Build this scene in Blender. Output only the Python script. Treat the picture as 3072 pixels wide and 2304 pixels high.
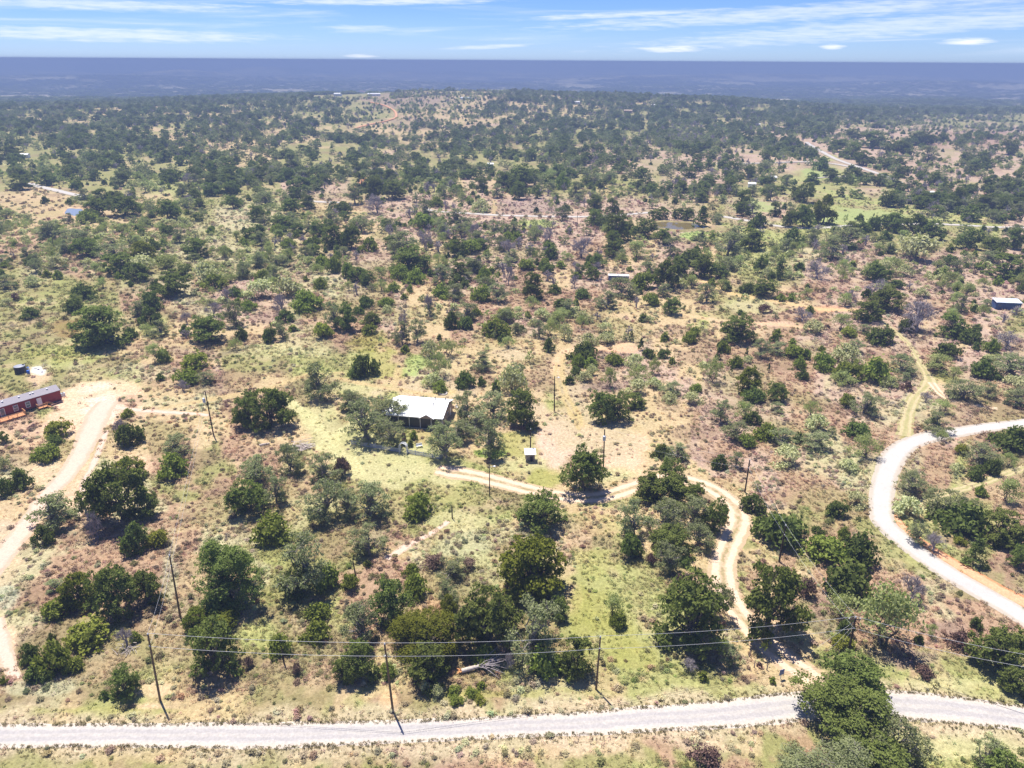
import bpy, math, random
import numpy as np
from mathutils import Matrix, Vector
random.seed(7)
rng = np.random.default_rng(7)
for o in list(bpy.data.objects):
    bpy.data.objects.remove(o)
sc = bpy.context.scene
COL = sc.collection
R = math.radians

# ------------------------------------------------------------------ camera
CAMH = 80.0
FPX = 2193.0
PITCH = 23.87
ROLL = 0.336
cam_d = bpy.data.cameras.new('camera')
cam_d.sensor_width = 36.0
cam_d.lens = FPX / 3072 * 36
cam_d.clip_start = 0.5
cam_d.clip_end = 200000
cam = bpy.data.objects.new('camera', cam_d)
COL.objects.link(cam)
RM = Matrix.Rotation(R(90 - PITCH), 3, 'X') @ Matrix.Rotation(R(ROLL), 3, 'Z')
cam.matrix_world = Matrix.Translation((0, 0, CAMH)) @ RM.to_4x4()
sc.camera = cam
RN = np.array(RM)

# ------------------------------------------------------------------ world, sun, exposure
SUN_EL, SUN_AZ = 70.0, -32.0            # azimuth clockwise from +Y
w = bpy.data.worlds.new('World'); sc.world = w; w.use_nodes = True
nt = w.node_tree; nt.nodes.clear()
def N(nt, t, **k):
    n = nt.nodes.new(t)
    for a, b in k.items():
        if a.startswith('i_'):
            key = a[2:]
            n.inputs[int(key) if key.isdigit() else key].default_value = b
        else:
            setattr(n, a, b)
    return n
def L(nt, a, b): nt.links.new(a, b)
def math_n(nt, op, a, b=None, c=None, clamp=False):
    n = N(nt, 'ShaderNodeMath', operation=op, use_clamp=clamp)
    for i, v in enumerate((a, b, c)):
        if v is None: continue
        if isinstance(v, (int, float)): n.inputs[i].default_value = v
        else: L(nt, v, n.inputs[i])
    return n.outputs[0]
def mixc(nt, f, a, b, mode='MIX'):
    n = N(nt, 'ShaderNodeMix', data_type='RGBA', blend_type=mode)
    for i, v in ((0, f), (6, a), (7, b)):
        if isinstance(v, (int, float)): n.inputs[i].default_value = v
        elif isinstance(v, tuple): n.inputs[i].default_value = v if len(v) == 4 else (*v, 1)
        else: L(nt, v, n.inputs[i])
    return n.outputs[2]
def ramp(nt, v, a, b, lo=0.0, hi=1.0):
    n = N(nt, 'ShaderNodeMapRange', clamp=True, interpolation_type='SMOOTHSTEP')
    L(nt, v, n.inputs[0])
    for i, x in zip((1, 2, 3, 4), (a, b, lo, hi)): n.inputs[i].default_value = x
    return n.outputs[0]
SKY_STRENGTH = 0.078
sky = N(nt, 'ShaderNodeTexSky', sky_type='NISHITA', sun_disc=False)
sky.sun_elevation = R(SUN_EL); sky.sun_rotation = R(SUN_AZ) % (2 * math.pi)
sky.altitude = 300; sky.air_density = 1.0; sky.dust_density = 0.2; sky.ozone_density = 3.0
tc = N(nt, 'ShaderNodeTexCoord')
sep = N(nt, 'ShaderNodeSeparateXYZ'); L(nt, tc.outputs['Generated'], sep.inputs[0])
X, Y, Z = sep.outputs
az = math_n(nt, 'ARCTAN2', X, Y)                       # radians from +Y towards +X
comb = N(nt, 'ShaderNodeCombineXYZ')
# slanted streaks of cirrus, thin and long near the horizon
zs = math_n(nt, 'ADD', math_n(nt, 'MULTIPLY', Z, 55.0), math_n(nt, 'MULTIPLY', az, -1.3))
L(nt, math_n(nt, 'MULTIPLY', az, 2.6), comb.inputs[0]); L(nt, zs, comb.inputs[1])
n1 = N(nt, 'ShaderNodeTexNoise', i_Scale=1.0, i_Detail=7.0, i_Roughness=0.55, i_Distortion=0.5)
L(nt, comb.outputs[0], n1.inputs['Vector'])
comb2 = N(nt, 'ShaderNodeCombineXYZ')
L(nt, math_n(nt, 'MULTIPLY', az, 5.0), comb2.inputs[0])
L(nt, math_n(nt, 'ADD', math_n(nt, 'MULTIPLY', Z, 260.0), math_n(nt, 'MULTIPLY', az, -7.0)), comb2.inputs[1])
n2 = N(nt, 'ShaderNodeTexNoise', i_Scale=1.0, i_Detail=5.0, i_Roughness=0.6)
L(nt, comb2.outputs[0], n2.inputs['Vector'])
cirrus = math_n(nt, 'MULTIPLY', ramp(nt, n1.outputs[0], 0.50, 0.74), ramp(nt, n2.outputs[0], 0.28, 0.66, 0.25, 1.0))
cirrus = math_n(nt, 'MULTIPLY', cirrus, ramp(nt, Z, 0.004, 0.03))
cirrus = math_n(nt, 'MULTIPLY', cirrus, 0.8)
# a few separate clouds: (azimuth, elevation, half width, half height, strength)
def pix_dir(px, py):
    d = RN @ np.array([(px - 1536) / FPX, (1152 - py) / FPX, -1.0]); return d / np.linalg.norm(d)
def blob(px, py, wpx, hpx, k, slant=0.0):
    d = pix_dir(px, py); a0 = math.atan2(d[0], d[1]); z0 = d[2]
    sw = wpx / FPX; sh = hpx / FPX
    u = math_n(nt, 'DIVIDE', math_n(nt, 'SUBTRACT', az, a0), sw)
    zz = math_n(nt, 'SUBTRACT', math_n(nt, 'SUBTRACT', Z, z0), math_n(nt, 'MULTIPLY', math_n(nt, 'SUBTRACT', az, a0), slant))
    v = math_n(nt, 'DIVIDE', zz, sh)
    r2 = math_n(nt, 'ADD', math_n(nt, 'MULTIPLY', u, u), math_n(nt, 'MULTIPLY', v, v))
    edge = math_n(nt, 'ADD', r2, math_n(nt, 'MULTIPLY', math_n(nt, 'SUBTRACT', n3.outputs[0], 0.5), 3.2))
    return ramp(nt, edge, 1.4, -0.5, 0.0, k)
comb3 = N(nt, 'ShaderNodeCombineXYZ')
L(nt, math_n(nt, 'MULTIPLY', az, 30.0), comb3.inputs[0]); L(nt, math_n(nt, 'MULTIPLY', Z, 330.0), comb3.inputs[1])
n3 = N(nt, 'ShaderNodeTexNoise', i_Scale=1.0, i_Detail=6.0, i_Roughness=0.6)
L(nt, comb3.outputs[0], n3.inputs['Vector'])
tot = cirrus
for b in ((2010, 146, 85, 9, 0.95), (2500, 141, 30, 8, 0.9), (2905, 124, 60, 8, 0.95), (320, 104, 420, 16, 0.6, -0.004),
          (2380, 40, 640, 20, 0.55, 0.05), (2750, 75, 700, 26, 0.5, 0.07), (1860, 44, 280, 8, 0.65, 0.04), (250, 12, 420, 14, 0.6),
          (1080, 84, 110, 8, 0.45), (1470, 140, 130, 6, 0.5, 0.05), (1080, 168, 50, 5, 0.7), (1150, 5, 330, 9, 0.7, 0.02)):
    tot = math_n(nt, 'MAXIMUM', tot, blob(*b))
skycol = N(nt, 'ShaderNodeMixRGB', blend_type='MULTIPLY', i_Fac=1.0)
L(nt, mixc(nt, ramp(nt, Z, 0.0, 0.075), (0.53, 0.745, 1.36), (0.41, 0.595, 1.08)), skycol.inputs['Color2'])
L(nt, sky.outputs[0], skycol.inputs['Color1'])
cl = mixc(nt, tot, skycol.outputs[0], (8.2, 8.5, 9.2))
bg = N(nt, 'ShaderNodeBackground', i_Strength=SKY_STRENGTH)
L(nt, cl, bg.inputs['Color'])
out = N(nt, 'ShaderNodeOutputWorld'); L(nt, bg.outputs[0], out.inputs['Surface'])

sun_d = bpy.data.lights.new('sun', 'SUN'); sun_d.energy = 5.0; sun_d.angle = R(0.5); sun_d.color = (1.0, 0.95, 0.855)
sun = bpy.data.objects.new('sun', sun_d); COL.objects.link(sun)
Sdir = Vector((math.sin(R(SUN_AZ)) * math.cos(R(SUN_EL)), math.cos(R(SUN_AZ)) * math.cos(R(SUN_EL)), math.sin(R(SUN_EL))))
sun.rotation_euler = Sdir.to_track_quat('Z', 'Y').to_euler(); sun.location = (0, 0, 300)
sc.view_settings.view_transform = 'Standard'; sc.view_settings.look = 'None'
sc.view_settings.gamma = 1.0; sc.view_settings.use_curve_mapping = False
sc.view_settings.exposure = 0.76
sc.cycles.max_bounces = 5; sc.cycles.diffuse_bounces = 3; sc.cycles.transmission_bounces = 3
sc.cycles.transparent_max_bounces = 8; sc.cycles.volume_bounces = 1

# ------------------------------------------------------------------ numpy helpers
def hash2(ix, iy, seed):
    h = (ix.astype(np.int64) * 374761393 + iy.astype(np.int64) * 668265263 + seed * 974634777) & 0x7fffffff
    h = ((h ^ (h >> 13)) * 1274126177) & 0x7fffffff
    return ((h ^ (h >> 16)) & 0xffff) / 65535.0
def vnoise(x, y, seed=0):
    ix = np.floor(x); iy = np.floor(y); fx = x - ix; fy = y - iy
    fx = fx * fx * (3 - 2 * fx); fy = fy * fy * (3 - 2 * fy)
    a = hash2(ix, iy, seed); b = hash2(ix + 1, iy, seed); c = hash2(ix, iy + 1, seed); d = hash2(ix + 1, iy + 1, seed)
    return (a * (1 - fx) + b * fx) * (1 - fy) + (c * (1 - fx) + d * fx) * fy
def fbm(x, y, seed=0, o=4):
    s = 0; a = 0.5; t = 0
    for i in range(o):
        s = s + a * vnoise(x, y, seed + i * 17); t += a; a *= 0.5; x = x * 2.03 + 11.3; y = y * 2.03 + 5.7
    return s / t
def sstep(a, b, x):
    t = np.clip((x - a) / (b - a), 0, 1); return t * t * (3 - 2 * t)
def azpx(px): return math.atan((px - 1536) / (FPX / math.cos(R(PITCH - 1.5))) )
def terrain(x, y):
    x = np.asarray(x, float); y = np.asarray(y, float)
    r = np.hypot(x, y); a = np.arctan2(x, y)
    und = (fbm(x / 420 + 3.1, y / 420 + 9.2, 3, 3) - 0.5) * 22 * sstep(260, 1400, r)
    near = (fbm(x / 60 + 1.1, y / 60 + 4.2, 5, 2) - 0.5) * 1.6 * sstep(60, 200, r)
    g = np.exp(-((a + 0.12) / 0.40) ** 2)
    rise = (16 * g) * sstep(700, 1550, r)
    s0 = 900 + 780 * g; s1 = 4600 - 2000 * g
    z = und + near + rise - (64 + 16 * g) * sstep(s0, s1, r)
    far = sstep(3500, 6000, r)
    z = z + far * (fbm(x / 1900 + 2.2, y / 1100 + 7.7, 9, 3) - 0.5) * 62
    for px, dist, hgt, wd in ((560, 7600, 50, 520), (780, 9800, 55, 650), (1190, 8200, 46, 330), (1500, 15500, 85, 560), (250, 6000, 34, 800), (2300, 8000, 32, 900), (1900, 6600, 26, 700), (2800, 6200, 30, 600)):
        aa = azpx(px); z = z + hgt * np.exp(-(((x - dist * math.sin(aa)) / wd) ** 2 + ((y - dist * math.cos(aa)) / (wd * .8)) ** 2))
    return z
def rays(px, py):
    px = np.atleast_1d(np.asarray(px, float)); py = np.atleast_1d(np.asarray(py, float))
    d = np.stack([(px - 1536) / FPX, (1152 - py) / FPX, -np.ones_like(px)], 1) @ RN.T
    return d
def at(px, py, h=0.0):
    """point where the line of sight through photo pixel (px, py) meets the ground raised by h"""
    d = rays(px, py); t = (CAMH - h) / np.maximum(-d[:, 2], 1e-4)
    for i in range(40):
        z = terrain(d[:, 0] * t, d[:, 1] * t) + h
        t = t * 0.3 + 0.7 * (CAMH - z) / np.maximum(-d[:, 2], 1e-4)
    p = d * t[:, None]; p[:, 2] += CAMH
    return p
def at1(px, py, h=0.0): return at(px, py, h)[0]
def project(P):
    P = np.atleast_2d(P) - np.array([0, 0, CAMH]); c = P @ RN
    zz = -c[:, 2]; zz = np.where(np.abs(zz) < 1e-6, 1e-6, zz)
    return 1536 + FPX * c[:, 0] / zz, 1152 - FPX * c[:, 1] / zz, zz

# ------------------------------------------------------------------ object helpers
def tag(o, label=None, cat=None, group=None, kind=None):
    if label: o['label'] = label
    if cat: o['category'] = cat
    if group: o['group'] = group
    if kind: o['kind'] = kind
    return o
def mesh(name, V, F, mats, idx=None, smooth=False):
    me = bpy.data.meshes.new(name)
    V = np.asarray(V, np.float32)
    if isinstance(F, np.ndarray):
        n, k = F.shape
        me.vertices.add(len(V)); me.vertices.foreach_set('co', V.ravel())
        me.loops.add(n * k); me.loops.foreach_set('vertex_index', F.astype(np.int32).ravel())
        me.polygons.add(n); me.polygons.foreach_set('loop_start', np.arange(0, n * k, k, dtype=np.int32))
        me.update(calc_edges=True)
    else:
        me.from_pydata([tuple(v) for v in V.tolist()], [], F)
    for m in (mats if isinstance(mats, (list, tuple)) else [mats]): me.materials.append(m)
    if idx is not None: me.polygons.foreach_set('material_index', np.asarray(idx, np.int32))
    me.polygons.foreach_set('use_smooth', [smooth] * len(me.polygons))
    me.update()
    return me
def link(name, me, parent=None, loc=(0, 0, 0), rot=(0, 0, 0), scl=None):
    o = bpy.data.objects.new(name, me); COL.objects.link(o)
    o.location = loc; o.rotation_euler = rot
    if scl is not None: o.scale = scl
    if parent: o.parent = parent
    return o
def empty(name, loc=(0, 0, 0), rz=0.0):
    return link(name, None, None, tuple(loc), (0, 0, rz))
class MB:
    def __init__(s): s.v = []; s.f = []
    def add(s, V, F):
        b = len(s.v); s.v += [tuple(map(float, v)) for v in V]; s.f += [tuple(b + i for i in f) for f in F]; return s
    def box(s, x0, x1, y0, y1, z0, z1):
        V = [(x0, y0, z0), (x1, y0, z0), (x1, y1, z0), (x0, y1, z0), (x0, y0, z1), (x1, y0, z1), (x1, y1, z1), (x0, y1, z1)]
        return s.add(V, [(0, 3, 2, 1), (4, 5, 6, 7), (0, 1, 5, 4), (1, 2, 6, 5), (2, 3, 7, 6), (3, 0, 4, 7)])
    def bar(s, a, b, wd, ht=None):
        a = np.array(a, float); b = np.array(b, float); ht = ht or wd
        d = b - a; d = d / np.linalg.norm(d); up = np.array([0, 0, 1.0])
        if abs(d[2]) > 0.95: up = np.array([0, 1.0, 0])
        u = np.cross(d, up); u /= np.linalg.norm(u); v = np.cross(u, d)
        V = [p + i * u * wd / 2 + j * v * ht / 2 for p in (a, b) for i, j in ((-1, -1), (1, -1), (1, 1), (-1, 1))]
        return s.add(V, [(3, 2, 1, 0), (4, 5, 6, 7), (0, 1, 5, 4), (1, 2, 6, 5), (2, 3, 7, 6), (3, 0, 4, 7)])
    def tube(s, pts, rad, n=6):
        V, F = tube(pts, rad, n); return s.add(V, F.tolist())
    def lathe(s, prof, n=20, c=(0, 0), a0=0.0):
        V = []; F = []
        for r, z in prof:
            for i in range(n):
                t = a0 + 2 * math.pi * i / n; V.append((c[0] + r * math.cos(t), c[1] + r * math.sin(t), z))
        for j in range(len(prof) - 1):
            for i in range(n):
                F.append((j * n + i, j * n + (i + 1) % n, (j + 1) * n + (i + 1) % n, (j + 1) * n + i))
        F.append(tuple(range(n - 1, -1, -1))); F.append(tuple((len(prof) - 1) * n + i for i in range(n)))
        return s.add(V, F)
    def build(s, name, mat, parent=None, loc=(0, 0, 0), rz=0.0, smooth=False):
        return link(name, mesh(name, np.array(s.v), s.f, mat, smooth=smooth), parent, loc, (0, 0, rz))
def tube(pts, rad, n=6):
    pts = np.asarray(pts, float); m = len(pts)
    rad = np.full(m, rad) if np.isscalar(rad) else np.asarray(rad, float)
    T = np.gradient(pts, axis=0); T /= np.linalg.norm(T, axis=1)[:, None] + 1e-9
    ref = np.array([0.31, 0.17, 0.93]) if abs(T[0][2]) < 0.8 else np.array([0.95, 0.2, 0.1])
    U = np.cross(T, ref); U /= np.linalg.norm(U, axis=1)[:, None] + 1e-9; W = np.cross(T, U)
    an = np.arange(n) * 2 * math.pi / n
    V = (pts[:, None, :] + rad[:, None, None] * (np.cos(an)[None, :, None] * U[:, None, :] + np.sin(an)[None, :, None] * W[:, None, :])).reshape(-1, 3)
    i = np.arange(m - 1)[:, None] * n; j = np.arange(n)[None, :]; k = (j + 1) % n
    F = np.stack([i + j, i + k, i + n + k, i + n + j], -1).reshape(-1, 4)
    return V, F
class Acc:
    """accumulates quad meshes with a material index"""
    def __init__(s): s.V = []; s.F = []; s.I = []; s.n = 0
    def add(s, V, F, i=0):
        s.V.append(np.asarray(V)); s.F.append(np.asarray(F) + s.n); s.I.append(np.full(len(F), i)); s.n += len(V)
    def get(s): return np.concatenate(s.V), np.concatenate(s.F), np.concatenate(s.I)

# ------------------------------------------------------------------ materials
def mat(name):
    m = bpy.data.materials.new(name); m.use_nodes = True; m.node_tree.nodes.clear()
    return m, m.node_tree
def surf(nt, bsdf):
    o = N(nt, 'ShaderNodeOutputMaterial'); L(nt, bsdf, o.inputs['Surface'])
def plain(name, col, rough=0.7, metal=0.0, var=0.25, scale=3.0, spec=0.3, streak=None):
    m, nt = mat(name)
    b = N(nt, 'ShaderNodeBsdfPrincipled', i_Roughness=rough, i_Metallic=metal)
    b.inputs['Specular IOR Level'].default_value = spec
    t = N(nt, 'ShaderNodeTexCoord'); mp = N(nt, 'ShaderNodeMapping'); L(nt, t.outputs['Object'], mp.inputs[0])
    mp.inputs['Scale'].default_value = streak or (1, 1, 1)
    n = N(nt, 'ShaderNodeTexNoise', i_Scale=scale, i_Detail=5.0, i_Roughness=0.65); L(nt, mp.outputs[0], n.inputs['Vector'])
    f = ramp(nt, n.outputs[0], 0.25, 0.75)
    a = tuple(c * (1 - var) for c in col); c2 = tuple(min(1, c * (1 + var * 0.7)) for c in col)
    L(nt, mixc(nt, f, a, c2), b.inputs['Base Color'])
    surf(nt, b.outputs[0]); return m
def leafmat(name, dark, light, trans=0.34):
    m, nt = mat(name)
    oi = N(nt, 'ShaderNodeObjectInfo')
    g = N(nt, 'ShaderNodeNewGeometry')
    n = N(nt, 'ShaderNodeTexNoise', i_Scale=0.9, i_Detail=4.0, i_Roughness=0.7); L(nt, g.outputs['Position'], n.inputs['Vector'])
    f = math_n(nt, 'ADD', math_n(nt, 'MULTIPLY', ramp(nt, n.outputs[0], 0.3, 0.7), 0.65), math_n(nt, 'MULTIPLY', oi.outputs['Random'], 0.5), clamp=True)
    c = mixc(nt, f, dark, light)
    h = N(nt, 'ShaderNodeHueSaturation'); L(nt, c, h.inputs['Color'])
    L(nt, math_n(nt, 'ADD', math_n(nt, 'MULTIPLY', oi.outputs['Random'], 0.03), 0.472), h.inputs['Hue'])
    h.inputs['Saturation'].default_value = 1.0
    d = N(nt, 'ShaderNodeBsdfDiffuse'); t = N(nt, 'ShaderNodeBsdfTranslucent'); L(nt, h.outputs[0], d.inputs[0])
    L(nt, mixc(nt, 1.0, h.outputs[0], (1.0, 1.15, 0.6), 'MULTIPLY'), t.inputs[0])
    mx = N(nt, 'ShaderNodeMixShader', i_Fac=trans); L(nt, d.outputs[0], mx.inputs[1]); L(nt, t.outputs[0], mx.inputs[2])
    surf(nt, mx.outputs[0]); return m
M_OAK = leafmat('oak_leaves', (0.0754, 0.1073, 0.0261), (0.2175, 0.2682, 0.0754))
M_OLIVE = leafmat('olive_leaves', (0.092, 0.115, 0.0161), (0.2012, 0.23, 0.0391))
M_GREY = leafmat('grey_green_leaves', (0.1286, 0.1537, 0.069), (0.3371, 0.3685, 0.1882))
M_BUSH = leafmat('evergreen_leaves', (0.0667, 0.0986, 0.0261), (0.174, 0.2248, 0.0653))
M_GREEN = leafmat('bright_leaves', (0.117, 0.1625, 0.0286), (0.2795, 0.338, 0.078))
M_MESQ = leafmat('mesquite_leaves', (0.2126, 0.2576, 0.0965), (0.4508, 0.5023, 0.219), 0.35)
M_PALE = leafmat('sage_leaves', (0.3276, 0.3466, 0.1638), (0.63, 0.6426, 0.3528), 0.25)
M_YEL = leafmat('yellow_leaves', (0.165, 0.198, 0.033), (0.33, 0.363, 0.077), 0.35)
M_BROWN = leafmat('brown_twigs', (0.1105, 0.0715, 0.0546), (0.247, 0.169, 0.13), 0.1)
M_BARK = plain('bark', (0.135, 0.115, 0.095), 0.9, scale=6, var=0.45, streak=(1, 1, 0.3), spec=0.1)
M_DEAD = plain('bleached_bark', (0.33, 0.29, 0.30), 0.9, scale=6, var=0.25, spec=0.1)

# ------------------------------------------------------------------ ground tint: what grows where
# kinds: 0 olive, 1 grass, 2 bright grass, 3 tan, 4 reddish brown, 5 mauve, 6 sage, 7 bare dirt
ROWS = [
 (252, [0, 0, 0, 0, 3, 0, 0, 0, 3, 0, 0, 0, 0, 0, 3, 3, 3, 3, 3, 3, 0, 0, 0, 0, 0, 0, 0, 0, 0, 0, 0, 0]),
 (300, [0, 0, 3, 3, 0, 3, 3, 0, 0, 0, 0, 0, 3, 3, 3, 3, 3, 3, 0, 3, 0, 0, 0, 0, 0, 0, 0, 5, 0, 0, 0, 0]),
 (345, [0, 3, 0, 3, 0, 0, 0, 3, 3, 0, 3, 0, 3, 3, 3, 3, 3, 0, 0, 0, 0, 0, 0, 0, 0, 0, 5, 5, 0, 0, 0, 0]),
 (378, [0, 0, 0, 3, 0, 0, 3, 3, 3, 3, 0, 3, 3, 3, 3, 5, 0, 0, 0, 0, 0, 0, 3, 5, 5, 5, 0, 5, 5, 5, 5, 5]),
 (414, [0, 0, 0, 0, 0, 3, 3, 3, 3, 0, 0, 0, 0, 3, 3, 0, 0, 0, 0, 5, 0, 5, 5, 5, 5, 5, 5, 5, 5, 5, 5, 5]),
 (468, [0, 0, 0, 0, 0, 0, 3, 3, 3, 0, 0, 0, 3, 5, 0, 0, 0, 0, 5, 5, 5, 5, 5, 5, 5, 5, 5, 5, 5, 5, 5, 5]),
 (540, [0, 0, 0, 1, 1, 0, 0, 0, 0, 5, 5, 0, 0, 0, 0, 3, 5, 0, 0, 0, 5, 5, 5, 5, 0, 1, 1, 1, 5, 5, 5, 5]),
 (612, [3, 3, 3, 3, 0, 0, 0, 6, 6, 3, 3, 3, 5, 5, 5, 5, 5, 5, 5, 5, 5, 5, 3, 1, 5, 0, 2, 2, 2, 1, 5, 5]),
 (684, [3, 3, 3, 3, 6, 6, 6, 6, 6, 6, 3, 3, 3, 5, 5, 5, 5, 5, 5, 3, 5, 5, 3, 1, 2, 2, 2, 0, 0, 1, 5, 5]),
 (756, [4, 4, 4, 6, 6, 6, 6, 6, 6, 5, 5, 5, 5, 4, 3, 5, 5, 5, 4, 3, 5, 5, 3, 3, 1, 6, 5, 5, 5, 5, 5, 5]),
 (828, [0, 6, 4, 6, 6, 4, 4, 5, 5, 3, 6, 5, 4, 3, 4, 5, 4, 3, 5, 5, 5, 5, 3, 3, 0, 5, 5, 5, 5, 5, 5, 5]),
 (900, [0, 1, 0, 4, 6, 6, 6, 5, 5, 6, 4, 4, 4, 5, 3, 4, 4, 4, 4, 3, 3, 3, 3, 0, 3, 3, 5, 5, 4, 5, 5, 5]),
 (972, [0, 0, 1, 1, 3, 0, 0, 3, 3, 5, 4, 4, 5, 3, 3, 4, 5, 3, 4, 3, 3, 3, 1, 3, 4, 4, 4, 5, 3, 5, 5, 0]),
 (1044, [0, 0, 1, 3, 3, 3, 3, 0, 0, 1, 0, 1, 3, 3, 3, 3, 3, 3, 5, 5, 3, 3, 3, 4, 4, 5, 5, 4, 5, 5, 0, 5]),
 (1116, [0, 6, 1, 1, 4, 4, 5, 3, 3, 1, 1, 1, 3, 3, 6, 3, 3, 3, 3, 5, 5, 3, 3, 5, 4, 4, 5, 5, 5, 5, 4, 5]),
 (1188, [4, 1, 6, 7, 3, 6, 4, 4, 4, 0, 3, 3, 1, 3, 3, 3, 3, 1, 3, 3, 3, 5, 5, 5, 4, 4, 5, 6, 3, 5, 4, 4]),
 (1260, [4, 3, 7, 7, 3, 3, 3, 4, 3, 3, 0, 1, 3, 1, 3, 3, 3, 3, 3, 3, 3, 3, 4, 5, 5, 4, 4, 4, 5, 4, 4, 4]),
 (1332, [3, 6, 3, 7, 4, 0, 4, 4, 4, 0, 3, 1, 1, 1, 1, 3, 3, 3, 7, 7, 3, 3, 5, 4, 4, 4, 6, 4, 4, 1, 4, 4]),
 (1404, [6, 6, 3, 7, 4, 0, 0, 4, 4, 4, 0, 1, 1, 1, 1, 1, 3, 3, 3, 3, 3, 3, 4, 5, 4, 5, 6, 4, 4, 1, 4, 0]),
 (1476, [3, 6, 7, 6, 0, 4, 4, 4, 3, 6, 0, 0, 1, 1, 1, 0, 1, 3, 1, 1, 3, 3, 3, 5, 4, 4, 4, 4, 1, 1, 4, 4]),
 (1548, [3, 7, 6, 6, 4, 3, 4, 6, 6, 0, 4, 4, 6, 6, 0, 0, 1, 3, 3, 3, 3, 3, 4, 3, 0, 4, 4, 4, 4, 1, 1, 4]),
 (1620, [7, 6, 4, 4, 4, 4, 6, 6, 0, 0, 4, 6, 4, 0, 3, 6, 6, 1, 3, 1, 3, 3, 0, 3, 4, 0, 4, 0, 0, 0, 4, 4]),
 (1692, [6, 6, 4, 4, 4, 4, 3, 6, 1, 0, 0, 4, 6, 3, 6, 6, 4, 0, 1, 1, 1, 3, 3, 0, 4, 3, 4, 4, 0, 1, 1, 4]),
 (1764, [6, 4, 4, 4, 4, 4, 3, 6, 0, 0, 4, 4, 4, 4, 4, 3, 4, 3, 1, 1, 0, 3, 3, 7, 0, 4, 4, 4, 6, 0, 1, 1]),
 (1836, [6, 0, 0, 4, 4, 3, 3, 6, 0, 0, 1, 4, 4, 3, 4, 4, 4, 4, 1, 1, 1, 3, 6, 3, 7, 0, 4, 4, 4, 4, 4, 1]),
 (1908, [4, 0, 0, 0, 1, 3, 0, 1, 1, 1, 0, 4, 4, 4, 4, 3, 4, 4, 1, 1, 1, 0, 3, 3, 3, 3, 1, 4, 4, 4, 4, 0]),
 (1980, [7, 6, 6, 0, 1, 1, 3, 0, 1, 1, 1, 0, 3, 4, 4, 4, 6, 3, 3, 1, 1, 1, 0, 4, 3, 3, 0, 1, 4, 4, 4, 0]),
 (2052, [3, 6, 6, 3, 3, 1, 3, 3, 1, 3, 3, 1, 1, 0, 3, 1, 6, 3, 3, 3, 1, 1, 1, 0, 3, 3, 3, 7, 1, 1, 1, 0]),
 (2124, [0, 0, 3, 3, 0, 3, 3, 3, 0, 1, 3, 3, 0, 0, 3, 0, 3, 3, 3, 3, 1, 3, 3, 0, 0, 3, 3, 3, 3, 1, 1, 1]),
 (2196, [3, 3, 3, 3, 3, 3, 3, 3, 3, 3, 3, 3, 3, 3, 3, 3, 3, 3, 3, 3, 3, 3, 3, 3, 3, 3, 3, 1, 1, 1, 1, 1]),
 (2268, [0, 0, 0, 4, 0, 0, 0, 0, 0, 4, 0, 0, 4, 0, 0, 4, 0, 0, 0, 0, 0, 4, 4, 0, 4, 4, 0, 0, 1, 1, 1, 1]),
 (2400, [0, 1, 0, 0, 4, 0, 1, 0, 0, 4, 0, 1, 0, 0, 0, 4, 0, 0, 0, 1, 0, 4, 0, 0, 4, 0, 0, 1, 1, 1, 1, 1]),
]
CH = {'o': (0.285, 0.270, 0.120), 'g': (0.340, 0.340, 0.145), 'G': (0.340, 0.350, 0.140), 't': (0.480, 0.370, 0.225),
      'r': (0.370, 0.255, 0.175), 'v': (0.440, 0.325, 0.260), 's': (0.440, 0.395, 0.250), 'd': (0.620, 0.440, 0.310)}
GY = np.array([r[0] + 20 for r in ROWS], float)
GRID = np.array([[CH[k] for k in ('o', 'g', 'G', 't', 'r', 'v', 's', 'd')], ])[0][np.array([r[1] for r in ROWS])]
def gridpos(x, y):
    px, py, zz = project(np.stack([x, y, terrain(x, y)], 1))
    bad = zz < 5; px = np.where(bad, 1536 + 3 * x, px); py = np.where(bad, 2400, py)
    return px, py
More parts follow.
